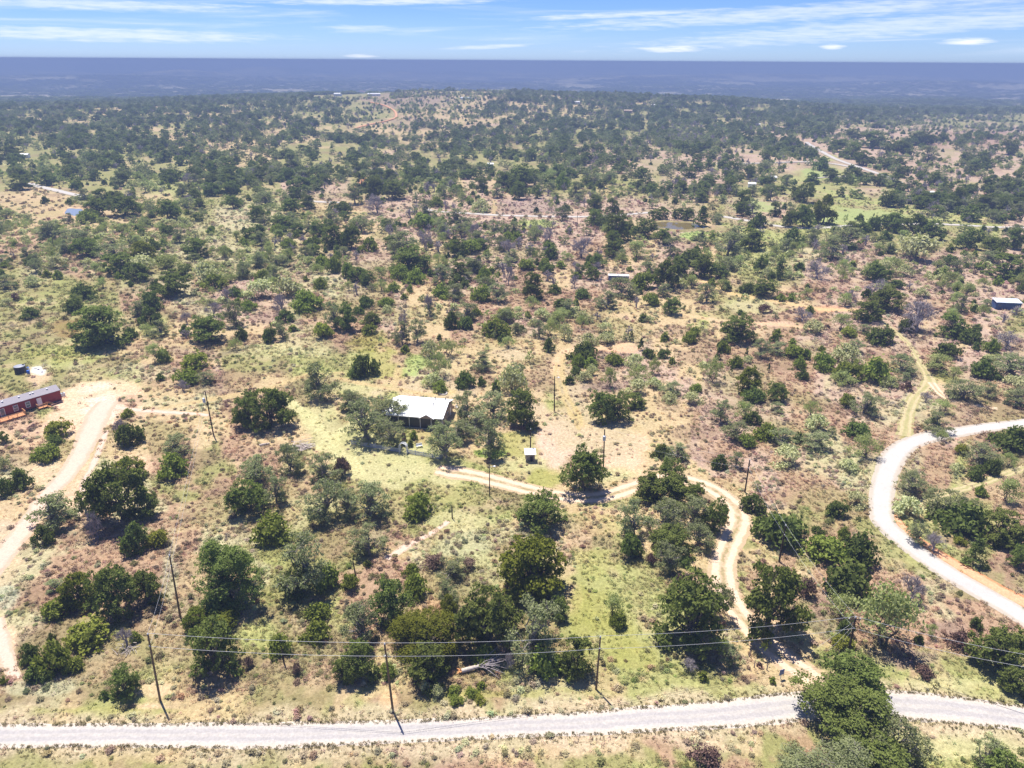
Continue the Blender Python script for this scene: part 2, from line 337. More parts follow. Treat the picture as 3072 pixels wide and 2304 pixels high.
def tint_at(x, y):
    r = np.hypot(x, y); q = np.maximum(1.0, (r / 130) ** 1.15); s9 = 9 * np.maximum(1.0, np.minimum(r / 150, 5))
    wx = (fbm(x / s9 + 5, y / s9, 21, 4) - 0.5) * 24 * q; wy = (fbm(x / s9, y / s9 + 8, 31, 4) - 0.5) * 24 * q
    px, py = gridpos(x + wx, y + wy)
    c = np.clip(px / 96 - 0.5, 0, 30.999); rr = np.interp(np.clip(py, GY[0], GY[-1]), GY, np.arange(len(GY))); rr = np.clip(rr, 0, len(GY) - 1.001)
    i = np.floor(c).astype(int); j = np.floor(rr).astype(int); fx = (c - i)[:, None]; fy = (rr - j)[:, None]
    fx = sstep(0.25, 0.75, fx); fy = sstep(0.25, 0.75, fy)
    t = (GRID[j, i] * (1 - fx) + GRID[j, i + 1] * fx) * (1 - fy) + (GRID[j + 1, i] * (1 - fx) + GRID[j + 1, i + 1] * fx) * fy
    r = np.hypot(x, y)
    # scattered patches of brown weeds, dry grass and bare soil of their own
    n = fbm(x / 14, y / 14, 41, 4); n2 = fbm(x / 5.5 + 3, y / 5.5, 51, 3); n3 = fbm(x / 30 + 9, y / 30, 61, 3)
    k = sstep(0.56, 0.68, n)[:, None] * 0.55; t = t * (1 - k) + k * np.array([0.245, 0.165, 0.12])
    k = sstep(0.58, 0.72, n2)[:, None] * 0.5; t = t * (1 - k) + k * np.array([0.47, 0.36, 0.24])
    k = sstep(0.55, 0.70, n3)[:, None] * 0.45; t = t * (1 - k) + k * np.array([0.26, 0.255, 0.10])
    # far plain: woods with paler fields
    k = sstep(1700, 3200, r)[:, None]
    woods = np.array([0.022, 0.032, 0.022]); field = np.array([0.52, 0.45, 0.32])
    nf = fbm(x / 420, y / 300, 71, 4)
    ff = (sstep(0.57, 0.66, nf) + 0.35 * sstep(0.50, 0.60, fbm(x / 900 + 4, y / 500, 72, 4)) + 0.5 * sstep(0.56, 0.62, fbm(x / 160, y / 260, 74, 4)))[:, None].clip(0, 1)
    t = t * (1 - k) + k * (woods * (1 - ff) + field * ff)
    return t
T4, T5, T6, T7, T8, T9 = (0, 768), (1024, 768), (2048, 768), (0, 1536), (1024, 1536), (2048, 1536)
T1, T2, T3 = (0, 0), (1024, 0), (2048, 0)
SC = 1024 / 2212
def TP(t, x, y): return (t[0] + x * SC, t[1] + y * SC)
# bare and mown patches: tile, centre x, y, half sizes, kind, strength
D_ = (0.66, 0.47, 0.34); DP = (0.62, 0.40, 0.29); GR = (0.310, 0.305, 0.100); LG = (0.440, 0.415, 0.225); T2N = (0.48, 0.385, 0.265); WG = (0.32, 0.36, 0.15)
TN = (0.43, 0.33, 0.18); OR = (0.56, 0.27, 0.13); PK = (0.56, 0.42, 0.33); MV = (0.235, 0.17, 0.155); BR = (0.225, 0.145, 0.10)
PATCH = [
 (T4, 560, 960, 190, 150, D_, .95), (T4, 700, 860, 190, 60, D_, .6), (T4, 460, 1080, 180, 90, D_, .7), (T4, 230, 790, 110, 60, D_, .6), (T4, 250, 750, 55, 30, (.78, .76, .78), .85),
 (T4, 1010, 1010, 260, 22, D_, .6), (T4, 180, 1150, 220, 120, D_, .35), (T4, 1320, 1170, 80, 90, D_, .5), (T4, 300, 1400, 160, 150, D_, .45), (T4, 640, 940, 120, 110, (.68, .54, .46), .9), (T7, 40, 150, 110, 120, (.6, .5, .4), .4),
 (T4, 900, 760, 280, 60, (.45, .40, .27), .5), (T4, 350, 640, 220, 60, GR, .6), (T4, 1830, 620, 300, 50, LG, .6),
 (T5, 300, 1350, 360, 130, LG, .95), (T5, 130, 1220, 190, 90, LG, .9), (T5, 100, 850, 240, 60, LG, .7), (T5, 250, 700, 160, 110, GR, .8), (T5, 180, 560, 170, 70, (.24, .23, .05), .7), (T5, 480, 700, 90, 70, (.30, .40, .12), .7),
 (T5, 560, 870, 330, 60, T2N, .8), (T5, 1100, 620, 180, 60, T2N, .7), (T5, 1370, 1240, 170, 150, PK, .95), (T5, 1700, 1180, 330, 150, T2N, .85), (T5, 450, 1380, 470, 120, LG, .9), (T4, 2080, 1120, 150, 160, LG, .8), (T5, 1250, 1030, 120, 120, T2N, .7), (T5, 1150, 1220, 120, 110, GR, .75), (T5, 960, 1290, 110, 40, (.22, .34, .06), .8), (T5, 1130, 1360, 180, 60, LG, .8),
 (T5, 1330, 1450, 160, 70, GR, .9), (T5, 1790, 1400, 190, 80, LG, .8), (T5, 1500, 900, 120, 220, T2N, .75), (T5, 1740, 600, 190, 28, OR, .6), (T5, 1740, 600, 190, 28, D_, .5), (T5, 780, 1200, 60, 130, (.52, .36, .24), .7), (T5, 500, 1150, 90, 60, TN, .7), (T5, 1150, 1110, 110, 22, (.45, .22, .15), .7),
 (T5, 800, 1400, 130, 40, PK, .8), (T5, 650, 1560, 350, 60, (.34, .31, .14), .6), (T5, 1150, 570, 280, 60, TN, .5),
 (T8, 1660, 60, 170, 120, TN, .6), (T8, 1660, 330, 150, 120, (.33, .33, .12), .7), (T8, 1700, 620, 200, 160, GR, .7), (T8, 1900, 950, 170, 130, GR, .68), (T8, 1500, 560, 60, 110, (.45, .33, .22), .7),
 (T8, 330, 270, 130, 40, TN, .8), (T8, 780, 230, 250, 110, (.42, .42, .27), .6), (T8, 600, 620, 120, 80, (.45, .28, .18), .6), (T8, 310, 1210, 60, 60, (.60, .42, .25), .8), (T8, 550, 1620, 500, 50, BR, .5),
 (T7, 1000, 1150, 160, 60, D_, .55), (T7, 260, 560, 260, 130, BR, .5), (T7, 500, 620, 110, 60, (.38, .22, .14), .6), (T7, 300, 1140, 260, 60, (.42, .42, .28), .6), (T7, 700, 130, 160, 70, (.36, .22, .16), .6), (T7, 1100, 430, 60, 280, (.42, .42, .29), .5),
 (T7, 40, 560, 80, 120, (.40, .43, .32), .6), (T7, 60, 900, 70, 170, D_, .75), (T8, 1560, 750, 100, 300, GR, .75), (T8, 1800, 800, 150, 220, GR, .75), (T8, 900, 330, 170, 90, LG, .5), (T8, 750, 60, 200, 60, LG, .7), (T4, 1950, 560, 260, 90, LG, .6), (T4, 1200, 960, 260, 60, (.47, .42, .26), .6), (T9, 380, 1150, 300, 40, LG, .5), (T8, 1200, 1180, 700, 36, GR, .6), (T7, 700, 1290, 900, 36, GR, .6), (T5, 690, 1395, 120, 34, (.62, .47, .36), .9), (T7, 980, 1260, 260, 22, D_, .5),
 (T9, 1750, 1120, 420, 60, LG, .7), (T9, 1900, 1500, 330, 110, LG, .9), (T9, 900, 700, 110, 160, MV, .5), (T9, 1500, 950, 200, 60, MV, .6), (T9, 200, 950, 220, 60, (.36, .26, .21), .6), (T9, 1700, 760, 160, 70, MV, .5), (T9, 1350, 250, 90, 160, (.33, .32, .15), .5),
 (T6, 430, 330, 220, 50, LG, .7), (T6, 900, 220, 260, 70, (.30, .18, .13), .6), (T6, 950, 340, 190, 22, OR, .45), (T6, 600, 440, 160, 18, D_, .5), (T6, 1720, 800, 140, 30, GR, .8), (T6, 1650, 850, 60, 40, D_, .5), (T6, 2000, 1400, 250, 60, (.36, .25, .19), .4), (T6, 1450, 1180, 50, 60, GR, .7), (T6, 300, 1500, 200, 60, TN, .5),
 (T3, 1080, 1400, 330, 60, WG, 1.), (T3, 480, 1340, 160, 55, WG, .9), (T3, 880, 1115, 120, 36, WG, 1.), (T3, 1120, 1165, 170, 20, WG, 1.), (T3, 260, 1078, 60, 18, WG, .9), (T3, 1590, 1430, 60, 14, WG, .8), (T3, 950, 1025, 60, 20, (.33, .36, .12), .7),
 (T3, 60, 1530, 120, 30, (.30, .40, .12), .8), (T2, 1270, 1450, 150, 30, (.33, .40, .13), .7), (T2, 1250, 1330, 260, 60, (.34, .25, .22), .8), (T2, 990, 1340, 22, 60, TN, .8), (T2, 1710, 1240, 60, 40, TN, .8), (T2, 420, 650, 320, 60, (.31, .23, .18), .8), (T2, 470, 800, 200, 50, (.30, .23, .17), .6),
 (T3, 1900, 900, 420, 60, (.30, .19, .15), .6), (T3, 860, 745, 160, 10, (.45, .25, .16), .6), (T3, 2100, 622, 150, 12, (.50, .38, .27), .7), (T2, 1640, 740, 90, 12, (.45, .33, .2), .7), (T2, 1430, 668, 160, 8, WG, .6), (T2, 960, 466, 50, 6, (.30, .40, .16), 1.), (T2, 1530, 492, 80, 5, (.55, .45, .4), 1.), (T3, 1090, 455, 90, 4, (.6, .6, .6), .8),
 (T1, 280, 1340, 230, 60, (.45, .34, .20), .7), (T1, 640, 1270, 90, 16, GR, .8), (T1, 1540, 850, 150, 34, (.44, .33, .24), .8), (T1, 660, 672, 70, 14, (.5, .4, .27), .7), (T1, 60, 1060, 90, 20, LG, .7), (T1, 1640, 1560, 200, 50, (.38, .33, .16), .6), (T1, 1040, 530, 14, 12, (.7, .5, .4), 1.),
 (T1, 840, 745, 60, 10, (.5, .4, .27), .7), (T1, 1130, 765, 60, 9, (.5, .4, .27), .6), (T1, 1600, 598, 160, 14, (.42, .34, .23), .7), (T1, 1900, 1250, 200, 20, (.38, .3, .24), .6), (T4, 430, 460, 130, 60, (.23, .15, .06), .7), (T4, 1300, 640, 220, 50, MV, .5), (T4, 1500, 800, 200, 60, BR, .5), (T5, 1700, 860, 160, 60, MV, .6),
]
TRACKS = []   # faint tracks worn into the grass: points, width m, colour, strength
def trk(t, pts, wd, col, k): TRACKS.append(([TP(t, *p) for p in pts], wd * 1.25, tuple(c * 1.12 for c in col), min(1, k * 1.25)))
YG = (.43, .38, .17)
trk(T4, [(1060, 985), (1350, 930), (1650, 890), (1830, 830), (1990, 770), (2212, 760)], 2.2, TN, .7)
trk(T4, [(1850, 935), (1950, 1010), (2060, 1110), (2140, 1220), (2212, 1300), (2330, 1400)], 3.2, LG, .9)
trk(T5, [(-130, 1240), (0, 1130), (160, 1050)], 3, LG, .8)
trk(T5, [(-30, 790), (150, 830), (330, 860), (560, 900), (720, 880)], 2.4, TN, .7)
trk(T5, [(340, 840), (380, 700)], 1.6, TN, .6)
trk(T5, [(1880, 570), (1700, 590), (1480, 610), (1420, 630), (1390, 760)], 2.6, (.52, .37, .24), .8)
trk(T5, [(1440, 640), (1430, 780), (1460, 900), (1530, 1020), (1560, 1100)], 1.3, TN, .8)
trk(T5, [(1395, 700), (1385, 790), (1420, 900), (1480, 1010), (1540, 1120)], 1.0, TN, .8)
trk(T6, [(-10, 120), (60, 140), (200, 190), (300, 240), (430, 265), (650, 300), (880, 345), (1110, 350)], 2.6, (.52, .37, .20), .8)
trk(T6, [(0, 380), (240, 420), (430, 430), (640, 445), (820, 470)], 2.6, (.55, .38, .24), .6)
trk(T6, [(1560, 720), (1380, 690), (1200, 640)], 1.6, (.42, .33, .2), .5)
trk(T8, [(-20, 900)], 1, TN, 0)
ALLT = [x for x in TRACKS if len(x[0]) > 1]
MOWN = [id(c) for c in (LG, PK, D_, GR, WG, TN, T2N)]
def mown(x, y):
    px, py, zz = project(np.stack([x, y, terrain(x, y)], 1)); nz = (fbm(x / 6, y / 6, 81, 4) - 0.5); o = np.zeros(len(x))
    for tl, cx, cy, rx, ry, col, k in PATCH:
        if id(col) not in MOWN or k < .65: continue
        X0, Y0 = TP(tl, cx, cy); d = np.hypot((px - X0) / (rx * SC), (py - Y0) / (ry * SC)) + nz * 1.2; o = np.maximum(o, (1 - sstep(0.8, 1.1, d)) * k)
    for P, wd, col, k in ALLT:
        Q = at([v[0] for v in P], [v[1] for v in P])[:, :2]; lo = Q.min(0) - wd; hi = Q.max(0) + wd
        m = np.where((x > lo[0]) & (x < hi[0]) & (y > lo[1]) & (y < hi[1]))[0]
        if len(m): o[m] = np.maximum(o[m], .9 * (1 - sstep(0.8, 1.1, seg_dist(x[m], y[m], Q) / (wd / 2))))
    Q = at([v[0] for v in VERGE], [v[1] for v in VERGE])[:, :2]; near = np.where(np.hypot(x, y) < 160)[0]
    if len(near): o[near] = np.maximum(o[near], 0.85 * (1 - sstep(6, 8.5, seg_dist(x[near], y[near], Q) + nz[near] * 6)))
    return o
VERGE = [(-500, 2208), (0, 2208), (500, 2208), (1024, 2204), (1500, 2186), (2048, 2156), (2372, 2126), (2700, 2120), (3072, 2160), (3300, 2188)]
def seg_dist(x, y, P):
    best = np.full(x.shape, 1e9)
    for (ax, ay), (bx, by) in zip(P[:-1], P[1:]):
        dx, dy = bx - ax, by - ay; l2 = dx * dx + dy * dy + 1e-9
        t = np.clip(((x - ax) * dx + (y - ay) * dy) / l2, 0, 1)
        best = np.minimum(best, np.hypot(x - ax - t * dx, y - ay - t * dy))
    return best
def paint(x, y, t):
    px, py, zz = project(np.stack([x, y, terrain(x, y)], 1)); px = np.where(zz < 5, -9999, px)
    nz = (fbm(x / 6, y / 6, 81, 4) - 0.5)
    for tl, cx, cy, rx, ry, col, k in PATCH:
        X0, Y0 = TP(tl, cx, cy); rx *= SC; ry *= SC
        m = (np.abs(px - X0) < rx * 1.8) & (np.abs(py - Y0) < ry * 1.8)
        if not m.any(): continue
        d = np.hypot((px[m] - X0) / rx, (py[m] - Y0) / ry) + nz[m] * 1.6
        a = (1 - sstep(0.65, 1.1, d))[:, None] * k
        t[m] = t[m] * (1 - a) + a * np.array(col)
    for P, wd, col, k in ALLT + [(VERGE, 9.0, (.50, .41, .30), .75)]:
        Q = at([p[0] for p in P], [p[1] for p in P])[:, :2]
        lo = Q.min(0) - wd * 2; hi = Q.max(0) + wd * 2
        m = (x > lo[0]) & (x < hi[0]) & (y > lo[1]) & (y < hi[1])
        if not m.any(): continue
        d = seg_dist(x[m], y[m], Q) / (wd / 2) + nz[m] * 1.5
        a = (1 - sstep(0.5, 1.2, d))[:, None] * k
        t[m] = t[m] * (1 - a) + a * np.array(col)
    return t

# ------------------------------------------------------------------ ground sheet
def ground_material():
    m, nt = mat('scrub_ground')
    a = N(nt, 'ShaderNodeAttribute', attribute_name='tint')
    g = N(nt, 'ShaderNodeNewGeometry'); P = g.outputs['Position']
    def nz(s, d=5.0, r=0.65, stretch=None):
        v = P
        if stretch:
            mp = N(nt, 'ShaderNodeMapping'); L(nt, P, mp.inputs[0]); mp.inputs['Scale'].default_value = stretch; v = mp.outputs[0]
        n = N(nt, 'ShaderNodeTexNoise', i_Scale=s, i_Detail=d, i_Roughness=r); L(nt, v, n.inputs['Vector']); return n.outputs[0]
    c = a.outputs['Color']
    c = mixc(nt, ramp(nt, nz(1.7, 6, 0.75), 0.35, 0.70), mixc(nt, 1.0, c, (0.74, 0.72, 0.66), 'MULTIPLY'), mixc(nt, 1.0, c, (1.20, 1.18, 1.14), 'MULTIPLY'))
    c = mixc(nt, ramp(nt, nz(0.33, 4), 0.50, 0.72, 0, 0.55), c, mixc(nt, 1.0, c, (1.30, 1.22, 1.18), 'MULTIPLY'))
    c = mixc(nt, ramp(nt, nz(5.0, 3), 0.56, 0.66, 0, 0.6), c, mixc(nt, 1.0, c, (0.46, 0.46, 0.36), 'MULTIPLY'))
    c = mixc(nt, ramp(nt, nz(0.035, 5), 0.42, 0.62, 0, 0.35), c, mixc(nt, 1.0, c, (0.82, 0.92, 0.70), 'MULTIPLY'))
    # woods of the far plain: crowns too small to tell apart
    sp = N(nt, 'ShaderNodeVectorMath', operation='LENGTH'); L(nt, P, sp.inputs[0])
    far = ramp(nt, sp.outputs['Value'], 2500, 5000)
    wv = nz(0.03, 6, 0.75)
    c = mixc(nt, math_n(nt, 'MULTIPLY', far, ramp(nt, wv, 0.40, 0.6)), c, mixc(nt, 1.0, c, (0.55, 0.6, 0.55), 'MULTIPLY'))
    b = N(nt, 'ShaderNodeBsdfPrincipled', i_Roughness=0.95); b.inputs['Specular IOR Level'].default_value = 0.05
    L(nt, c, b.inputs['Base Color'])
    bm = N(nt, 'ShaderNodeBump', i_Strength=0.7, i_Distance=0.35)
    L(nt, nz(2.2, 5, 0.7), bm.inputs['Height']); L(nt, bm.outputs[0], b.inputs['Normal'])
    surf(nt, b.outputs[0]); return m
M_GROUND = ground_material()
rad = np.concatenate([[0.8, 8, 20, 34, 44], np.geomspace(52, 620, 440), np.geomspace(640, 52000, 230)])
ang = np.concatenate([np.linspace(-180, -60, 26), np.linspace(-54, 54, 540), np.linspace(60, 180, 26)[:-1]])
AG, RG = np.meshgrid(np.radians(ang), rad)
gx = (RG * np.sin(AG)).ravel(); gy = (RG * np.cos(AG)).ravel(); gz = terrain(gx, gy)
na, nr = len(ang), len(rad)
i = np.arange(nr - 1)[:, None] * na; j = np.arange(na)[None, :]; k = (j + 1) % na
F = np.stack([i + j, i + k, i + na + k, i + na + j], -1).reshape(-1, 4)[:, ::-1]
me = mesh('ground', np.stack([gx, gy, gz], 1), F, M_GROUND, smooth=True)
TINT = paint(gx, gy, tint_at(gx, gy))
ca = me.color_attributes.new('tint', 'FLOAT_COLOR', 'POINT')
ca.data.foreach_set('color', np.concatenate([TINT, np.ones((len(TINT), 1))], 1).astype(np.float32).ravel())
ground = tag(link('ground', me), 'dry scrub ground of tan grass, brown weeds and green patches', kind='structure')
def tints(x, y): return paint(x, y, tint_at(x, y))

# haze
HAZE_DENS = 0.00040
mh = bpy.data.materials.new('haze'); mh.use_nodes = True; mh.node_tree.nodes.clear()
pv = N(mh.node_tree, 'ShaderNodeVolumePrincipled'); pv.inputs['Density'].default_value = HAZE_DENS
pv.inputs['Color'].default_value = (0.235, 0.320, 0.56, 1); pv.inputs['Anisotropy'].default_value = 0.0
oo = N(mh.node_tree, 'ShaderNodeOutputMaterial'); L(mh.node_tree, pv.outputs[0], oo.inputs['Volume'])
zmin = float(gz.min()) - 1.0
hz = MB().box(-56000, 56000, -56000, 56000, zmin, 81.5).build('haze', mh)
tag(hz, 'thin blue haze over the whole valley', kind='stuff')

# ------------------------------------------------------------------ roads as ribbons just above the ground
def road_mat(name, cols, ruts=None, rough=0.95, speck=0.5):
    """cols = (edge, middle); ruts = (rut colour, rut position, rut width, strip colour)"""
    m, nt = mat(name)
    a = N(nt, 'ShaderNodeAttribute', attribute_name='across'); u = a.outputs['Fac']
    g = N(nt, 'ShaderNodeNewGeometry'); P = g.outputs['Position']
    def nz(s, d=5.0, r=0.65):
        n = N(nt, 'ShaderNodeTexNoise', i_Scale=s, i_Detail=d, i_Roughness=r); L(nt, P, n.inputs['Vector']); return n.outputs[0]
    au = math_n(nt, 'ABSOLUTE', math_n(nt, 'SUBTRACT', u, 0.5))          # 0 middle, .5 edge
    au = math_n(nt, 'ADD', au, math_n(nt, 'MULTIPLY', math_n(nt, 'SUBTRACT', nz(0.9, 5), 0.5), 0.22))
    c = mixc(nt, ramp(nt, au, 0.24, 0.40), cols[1], cols[0])
    if ruts:
        rc, pos, wd, strip = ruts
        d = math_n(nt, 'ABSOLUTE', math_n(nt, 'SUBTRACT', au, pos))
        c = mixc(nt, ramp(nt, d, wd, wd * 2.0), rc, c)
        c = mixc(nt, math_n(nt, 'MULTIPLY', ramp(nt, au, 0.10, 0.03), ramp(nt, nz(0.5, 3), 0.40, 0.55)), c, strip)
    c = mixc(nt, ramp(nt, nz(2.5, 6, 0.8), 0.35, 0.7, 0, 1), mixc(nt, 1.0, c, (1 - .25 * speck,) * 3, 'MULTIPLY'), mixc(nt, 1.0, c, (1 + .16 * speck,) * 3, 'MULTIPLY'))
    c = mixc(nt, ramp(nt, nz(0.22, 4), 0.45, 0.7, 0, 0.5), c, mixc(nt, 1.0, c, (0.90, 0.90, 0.93), 'MULTIPLY'))
    b = N(nt, 'ShaderNodeBsdfPrincipled', i_Roughness=rough); b.inputs['Specular IOR Level'].default_value = 0.1
    L(nt, c, b.inputs['Base Color'])
    bm = N(nt, 'ShaderNodeBump', i_Strength=0.4, i_Distance=0.06); L(nt, nz(6.0, 4), bm.inputs['Height']); L(nt, bm.outputs[0], b.inputs['Normal'])
    surf(nt, b.outputs[0]); return m
ROADPTS = []
def catmull(P, step):
    P = np.asarray(P, float); P = np.concatenate([[2 * P[0] - P[1]], P, [2 * P[-1] - P[-2]]]); out = []
    for a, b, c, d in zip(P[:-3], P[1:-2], P[2:-1], P[3:]):
        n = max(2, int(np.linalg.norm((c - b)[:2]) / step)); t = np.linspace(0, 1, n, endpoint=False)[:, None]
        out.append(0.5 * ((2 * b) + (-a + c) * t + (2 * a - 5 * b + 4 * c - d) * t ** 2 + (-a + 3 * b - 3 * c + d) * t ** 3))
    out.append(P[-2][None]); return np.concatenate(out)
def ribbon_world(name, P, material, label, lift=0.04, rag=0.35, step=0.5, seed=0, nx=11, cols=None):
    """P rows: x, y, width"""
    C = catmull(P, step); xy = C[:, :2]; wd = C[:, 2]
    T = np.gradient(xy, axis=0); T /= np.linalg.norm(T, axis=1)[:, None] + 1e-9; Nn = np.stack([T[:, 1], -T[:, 0]], 1)
    s = np.concatenate([[0], np.cumsum(np.linalg.norm(np.diff(xy, axis=0), axis=1))])
    jl = (fbm(s / 1.7, s * 0 + 1.3, 100 + seed, 4) - 0.5) * 2 * rag + (fbm(s / 9, s * 0 + 1.3, 300 + seed, 3) - 0.5) * 2 * rag
    jr = (fbm(s / 1.7, s * 0 + 4.3, 200 + seed, 4) - 0.5) * 2 * rag + (fbm(s / 9, s * 0 + 4.3, 400 + seed, 3) - 0.5) * 2 * rag
    L_ = xy - Nn * (wd / 2 + jl)[:, None]; R_ = xy + Nn * (wd / 2 + jr)[:, None]
    u = np.linspace(0, 1, nx)
    V = L_[:, None, :] * (1 - u)[None, :, None] + R_[:, None, :] * u[None, :, None]
    V = V.reshape(-1, 2); r = np.hypot(V[:, 0], V[:, 1])
    z = terrain(V[:, 0], V[:, 1]) + lift + np.clip((r - 250) / 1000, 0, 1) * 0.5
    z -= np.where(np.tile((u == 0) | (u == 1), len(xy)), lift * 0.9, 0)
    n = len(xy); ii = np.arange(n - 1)[:, None] * nx; jj = np.arange(nx - 1)[None, :]
    Fq = np.stack([ii + jj, ii + jj + 1, ii + nx + jj + 1, ii + nx + jj], -1).reshape(-1, 4)
    # faces up
    me = mesh(name, np.column_stack([V, z]), Fq, material, smooth=True)
    at_ = me.attributes.new('across', 'FLOAT', 'POINT'); at_.data.foreach_set('value', np.tile(u, n).astype(np.float32))
    o = link(name, me); tag(o, label, kind='structure')
    ROADPTS.append((xy[::4], wd[::4] / 2)); return o
def ribbon(name, px, material, label, **k):
    Q = at([p[0] for p in px], [p[1] for p in px])
    return ribbon_world(name, np.column_stack([Q[:, :2], [p[2] for p in px]]), material, label, **k)
# the county road at the bottom, from its two edges in view
ME = [(-500, 2172, 2246), (0, 2170, 2243), (300, 2170, 2243), (560, 2169, 2244), (800, 2168, 2250), (1024, 2164, 2236), (1300, 2156, 2226), (1500, 2147, 2214), (1800, 2130, 2205),
      (2048, 2110, 2190), (2200, 2098, 2183), (2372, 2078, 2165), (2560, 2070, 2161), (2700, 2071, 2161), (2880, 2087, 2176), (3072, 2112, 2195), (3300, 2142, 2222), (3700, 2200, 2290)]
A_ = at([m[0] for m in ME], [m[1] for m in ME]); B_ = at([m[0] for m in ME], [m[2] for m in ME])
P = np.column_stack([(A_[:, :2] + B_[:, :2]) / 2, np.abs(A_[:, 1] - B_[:, 1])])
P = np.concatenate([[P[0] + (P[0] - P[1]) * f * [1, 1, 0] for f in (4, 3, 2, 1)], P, [P[-1] + (P[-1] - P[-2]) * f * [1, 1, 0] for f in (1, 2, 3, 4)]])
M_ROAD = road_mat('chip_seal', ((0.52, 0.45, 0.38), (0.45, 0.415, 0.385)), ruts=((0.38, 0.355, 0.345), 0.14, 0.05, (0.41, 0.38, 0.355)), speck=0.6)
ribbon_world('road', P, M_ROAD, 'pale grey chip seal county road with gravel shoulders', rag=0.28, lift=0.05)
MAINROAD = P
M_GRAVEL = road_mat('white_gravel', ((0.42, 0.365, 0.30), (0.465, 0.435, 0.405)), speck=0.35)
M_DIRT = road_mat('dirt_drive', ((0.46, 0.335, 0.21), (0.50, 0.365, 0.24)), ruts=((0.66, 0.49, 0.35), 0.24, 0.075, (0.31, 0.25, 0.13)), speck=0.7)
M_PINK = road_mat('pink_dirt', ((0.50, 0.36, 0.26), (0.58, 0.43, 0.34)), speck=0.6)
M_ORANGE = road_mat('orange_dirt', ((0.55, 0.25, 0.12), (0.63, 0.35, 0.20)), speck=0.9)
M_GTRACK = road_mat('grass_track', ((0.35, 0.31, 0.145), (0.39, 0.34, 0.17)), ruts=((0.48, 0.39, 0.22), 0.24, 0.06, (0.33, 0.30, 0.13)), speck=0.9)
def tp(t, pts): return [(*TP(t, a, b), c) for a, b, c in pts]
gr = tp(T6, [(2700, 1060, 4.2), (2400, 1065, 4.2), (2180, 1088, 4.2), (2000, 1108, 4.3), (1800, 1138, 4.5), (1610, 1170, 4.8), (1460, 1222, 4.7), (1365, 1310, 5.4), (1318, 1410, 4.7), (1292, 1520, 4.7), (1286, 1659, 4.7)]) \
   + tp(T9, [(1310, 70, 4.7), (1390, 150, 4.7), (1500, 240, 4.7), (1640, 340, 4.7), (1800, 440, 4.7), (2000, 555, 4.7), (2212, 680, 4.7), (2500, 860, 4.7), (2900, 1100, 4.7)])
ribbon('gravel_road', gr, M_GRAVEL, 'curving white gravel road', rag=0.16, seed=3, lift=0.07)
ribbon('dirt_shoulder', tp(T9, [(1385, 20, 1.2), (1440, 110, 1.8), (1550, 190, 2.2), (1700, 300, 2.6), (1900, 420, 3.2), (2100, 530, 3.4), (2300, 640, 3.4), (2600, 820, 3.4)]), M_ORANGE, 'orange dirt shoulder beside the white gravel road', rag=0.5, seed=4, lift=0.04)
dr = tp(T9, [(900, 1150, 6.0), (850, 1085, 4.6), (700, 985, 4.6), (570, 880, 5.1), (450, 760, 4.9), (350, 640, 4.9), (285, 520, 4.9), (255, 410, 5.1), (262, 320, 5.1), (310, 190, 5.1), (355, 90, 5.1), (362, 10, 5.1)]) \
   + tp(T6, [(340, 1625, 5.1), (270, 1560, 4.9), (170, 1500, 4.9), (60, 1462, 4.9), (-70, 1440, 4.9), (-190, 1460, 4.9)]) + tp(T5, [(1900, 1500, 4.9), (1740, 1550, 4.9), (1580, 1568, 4.9), (1400, 1552, 4.9), (1200, 1512, 4.9), (1020, 1465, 5.1), (860, 1425, 5.0), (720, 1400, 5.5), (620, 1385, 4.0)])
ribbon('driveway', dr, M_DIRT, 'two-track sandy driveway winding from the road to the house', rag=0.3, seed=5)
ribbon('dirt_track', tp(T4, [(700, 940, 5.0), (640, 1020, 6.0), (600, 1120, 5.5), (560, 1210, 5.0), (490, 1330, 4.6), (400, 1450, 4.2), (310, 1550, 4.0)]) + tp(T7, [(230, 0, 3.8), (150, 110, 4.2), (60, 230, 4.5), (-60, 380, 4.5), (-250, 600, 4.5)]),
       M_PINK, 'pink dirt track leading down from the mobile home', rag=0.4, seed=6)
ribbon('dirt_path', tp(T4, [(690, 1130, 1.2), (640, 1260, 1.5), (590, 1380, 1.5), (545, 1480, 1.5), (520, 1600, 1.3), (500, 1690, 1.0)]), M_PINK, 'narrow pink dirt path beside the track', rag=0.3, seed=7, lift=0.03)
ribbon('dirt_path', tp(T4, [(760, 985, 2.0), (900, 1000, 1.8), (1080, 1012, 1.6), (1240, 1022, 1.6), (1350, 1035, 1.2)]), M_PINK, 'pale sandy path from the dirt yard towards the utility pole', rag=0.35, seed=8, lift=0.03)
ribbon('wheel_track', tp(T7, [(-40, 700, 2.6), (5, 830, 2.4), (35, 930, 2.2), (70, 1010, 2.0), (115, 1080, 1.2)]), M_PINK, 'pale dirt track ending in the weeds near the road', rag=0.35, seed=9, lift=0.03)
ribbon('grass_track', tp(T6, [(1245, 400, 1.8), (1310, 440, 2.2), (1400, 510, 2.2), (1480, 590, 2.2), (1530, 680, 2.4), (1580, 760, 3.0), (1600, 810, 4.0), (1560, 860, 3.2), (1500, 920, 3.2), (1465, 1000, 3.2), (1450, 1080, 3.4), (1440, 1170, 3.8)]), M_GTRACK, 'yellowish grass track joining the white gravel road', rag=0.35, seed=10, lift=0.05)
ribbon('grass_track', tp(T6, [(1610, 820, 3.0), (1670, 890, 2.6), (1760, 940, 2.0), (1900, 965, 1.8), (2040, 990, 1.6)]), M_DIRT, 'orange dirt spur leaving the grass track', rag=0.3, seed=11, lift=0.06)
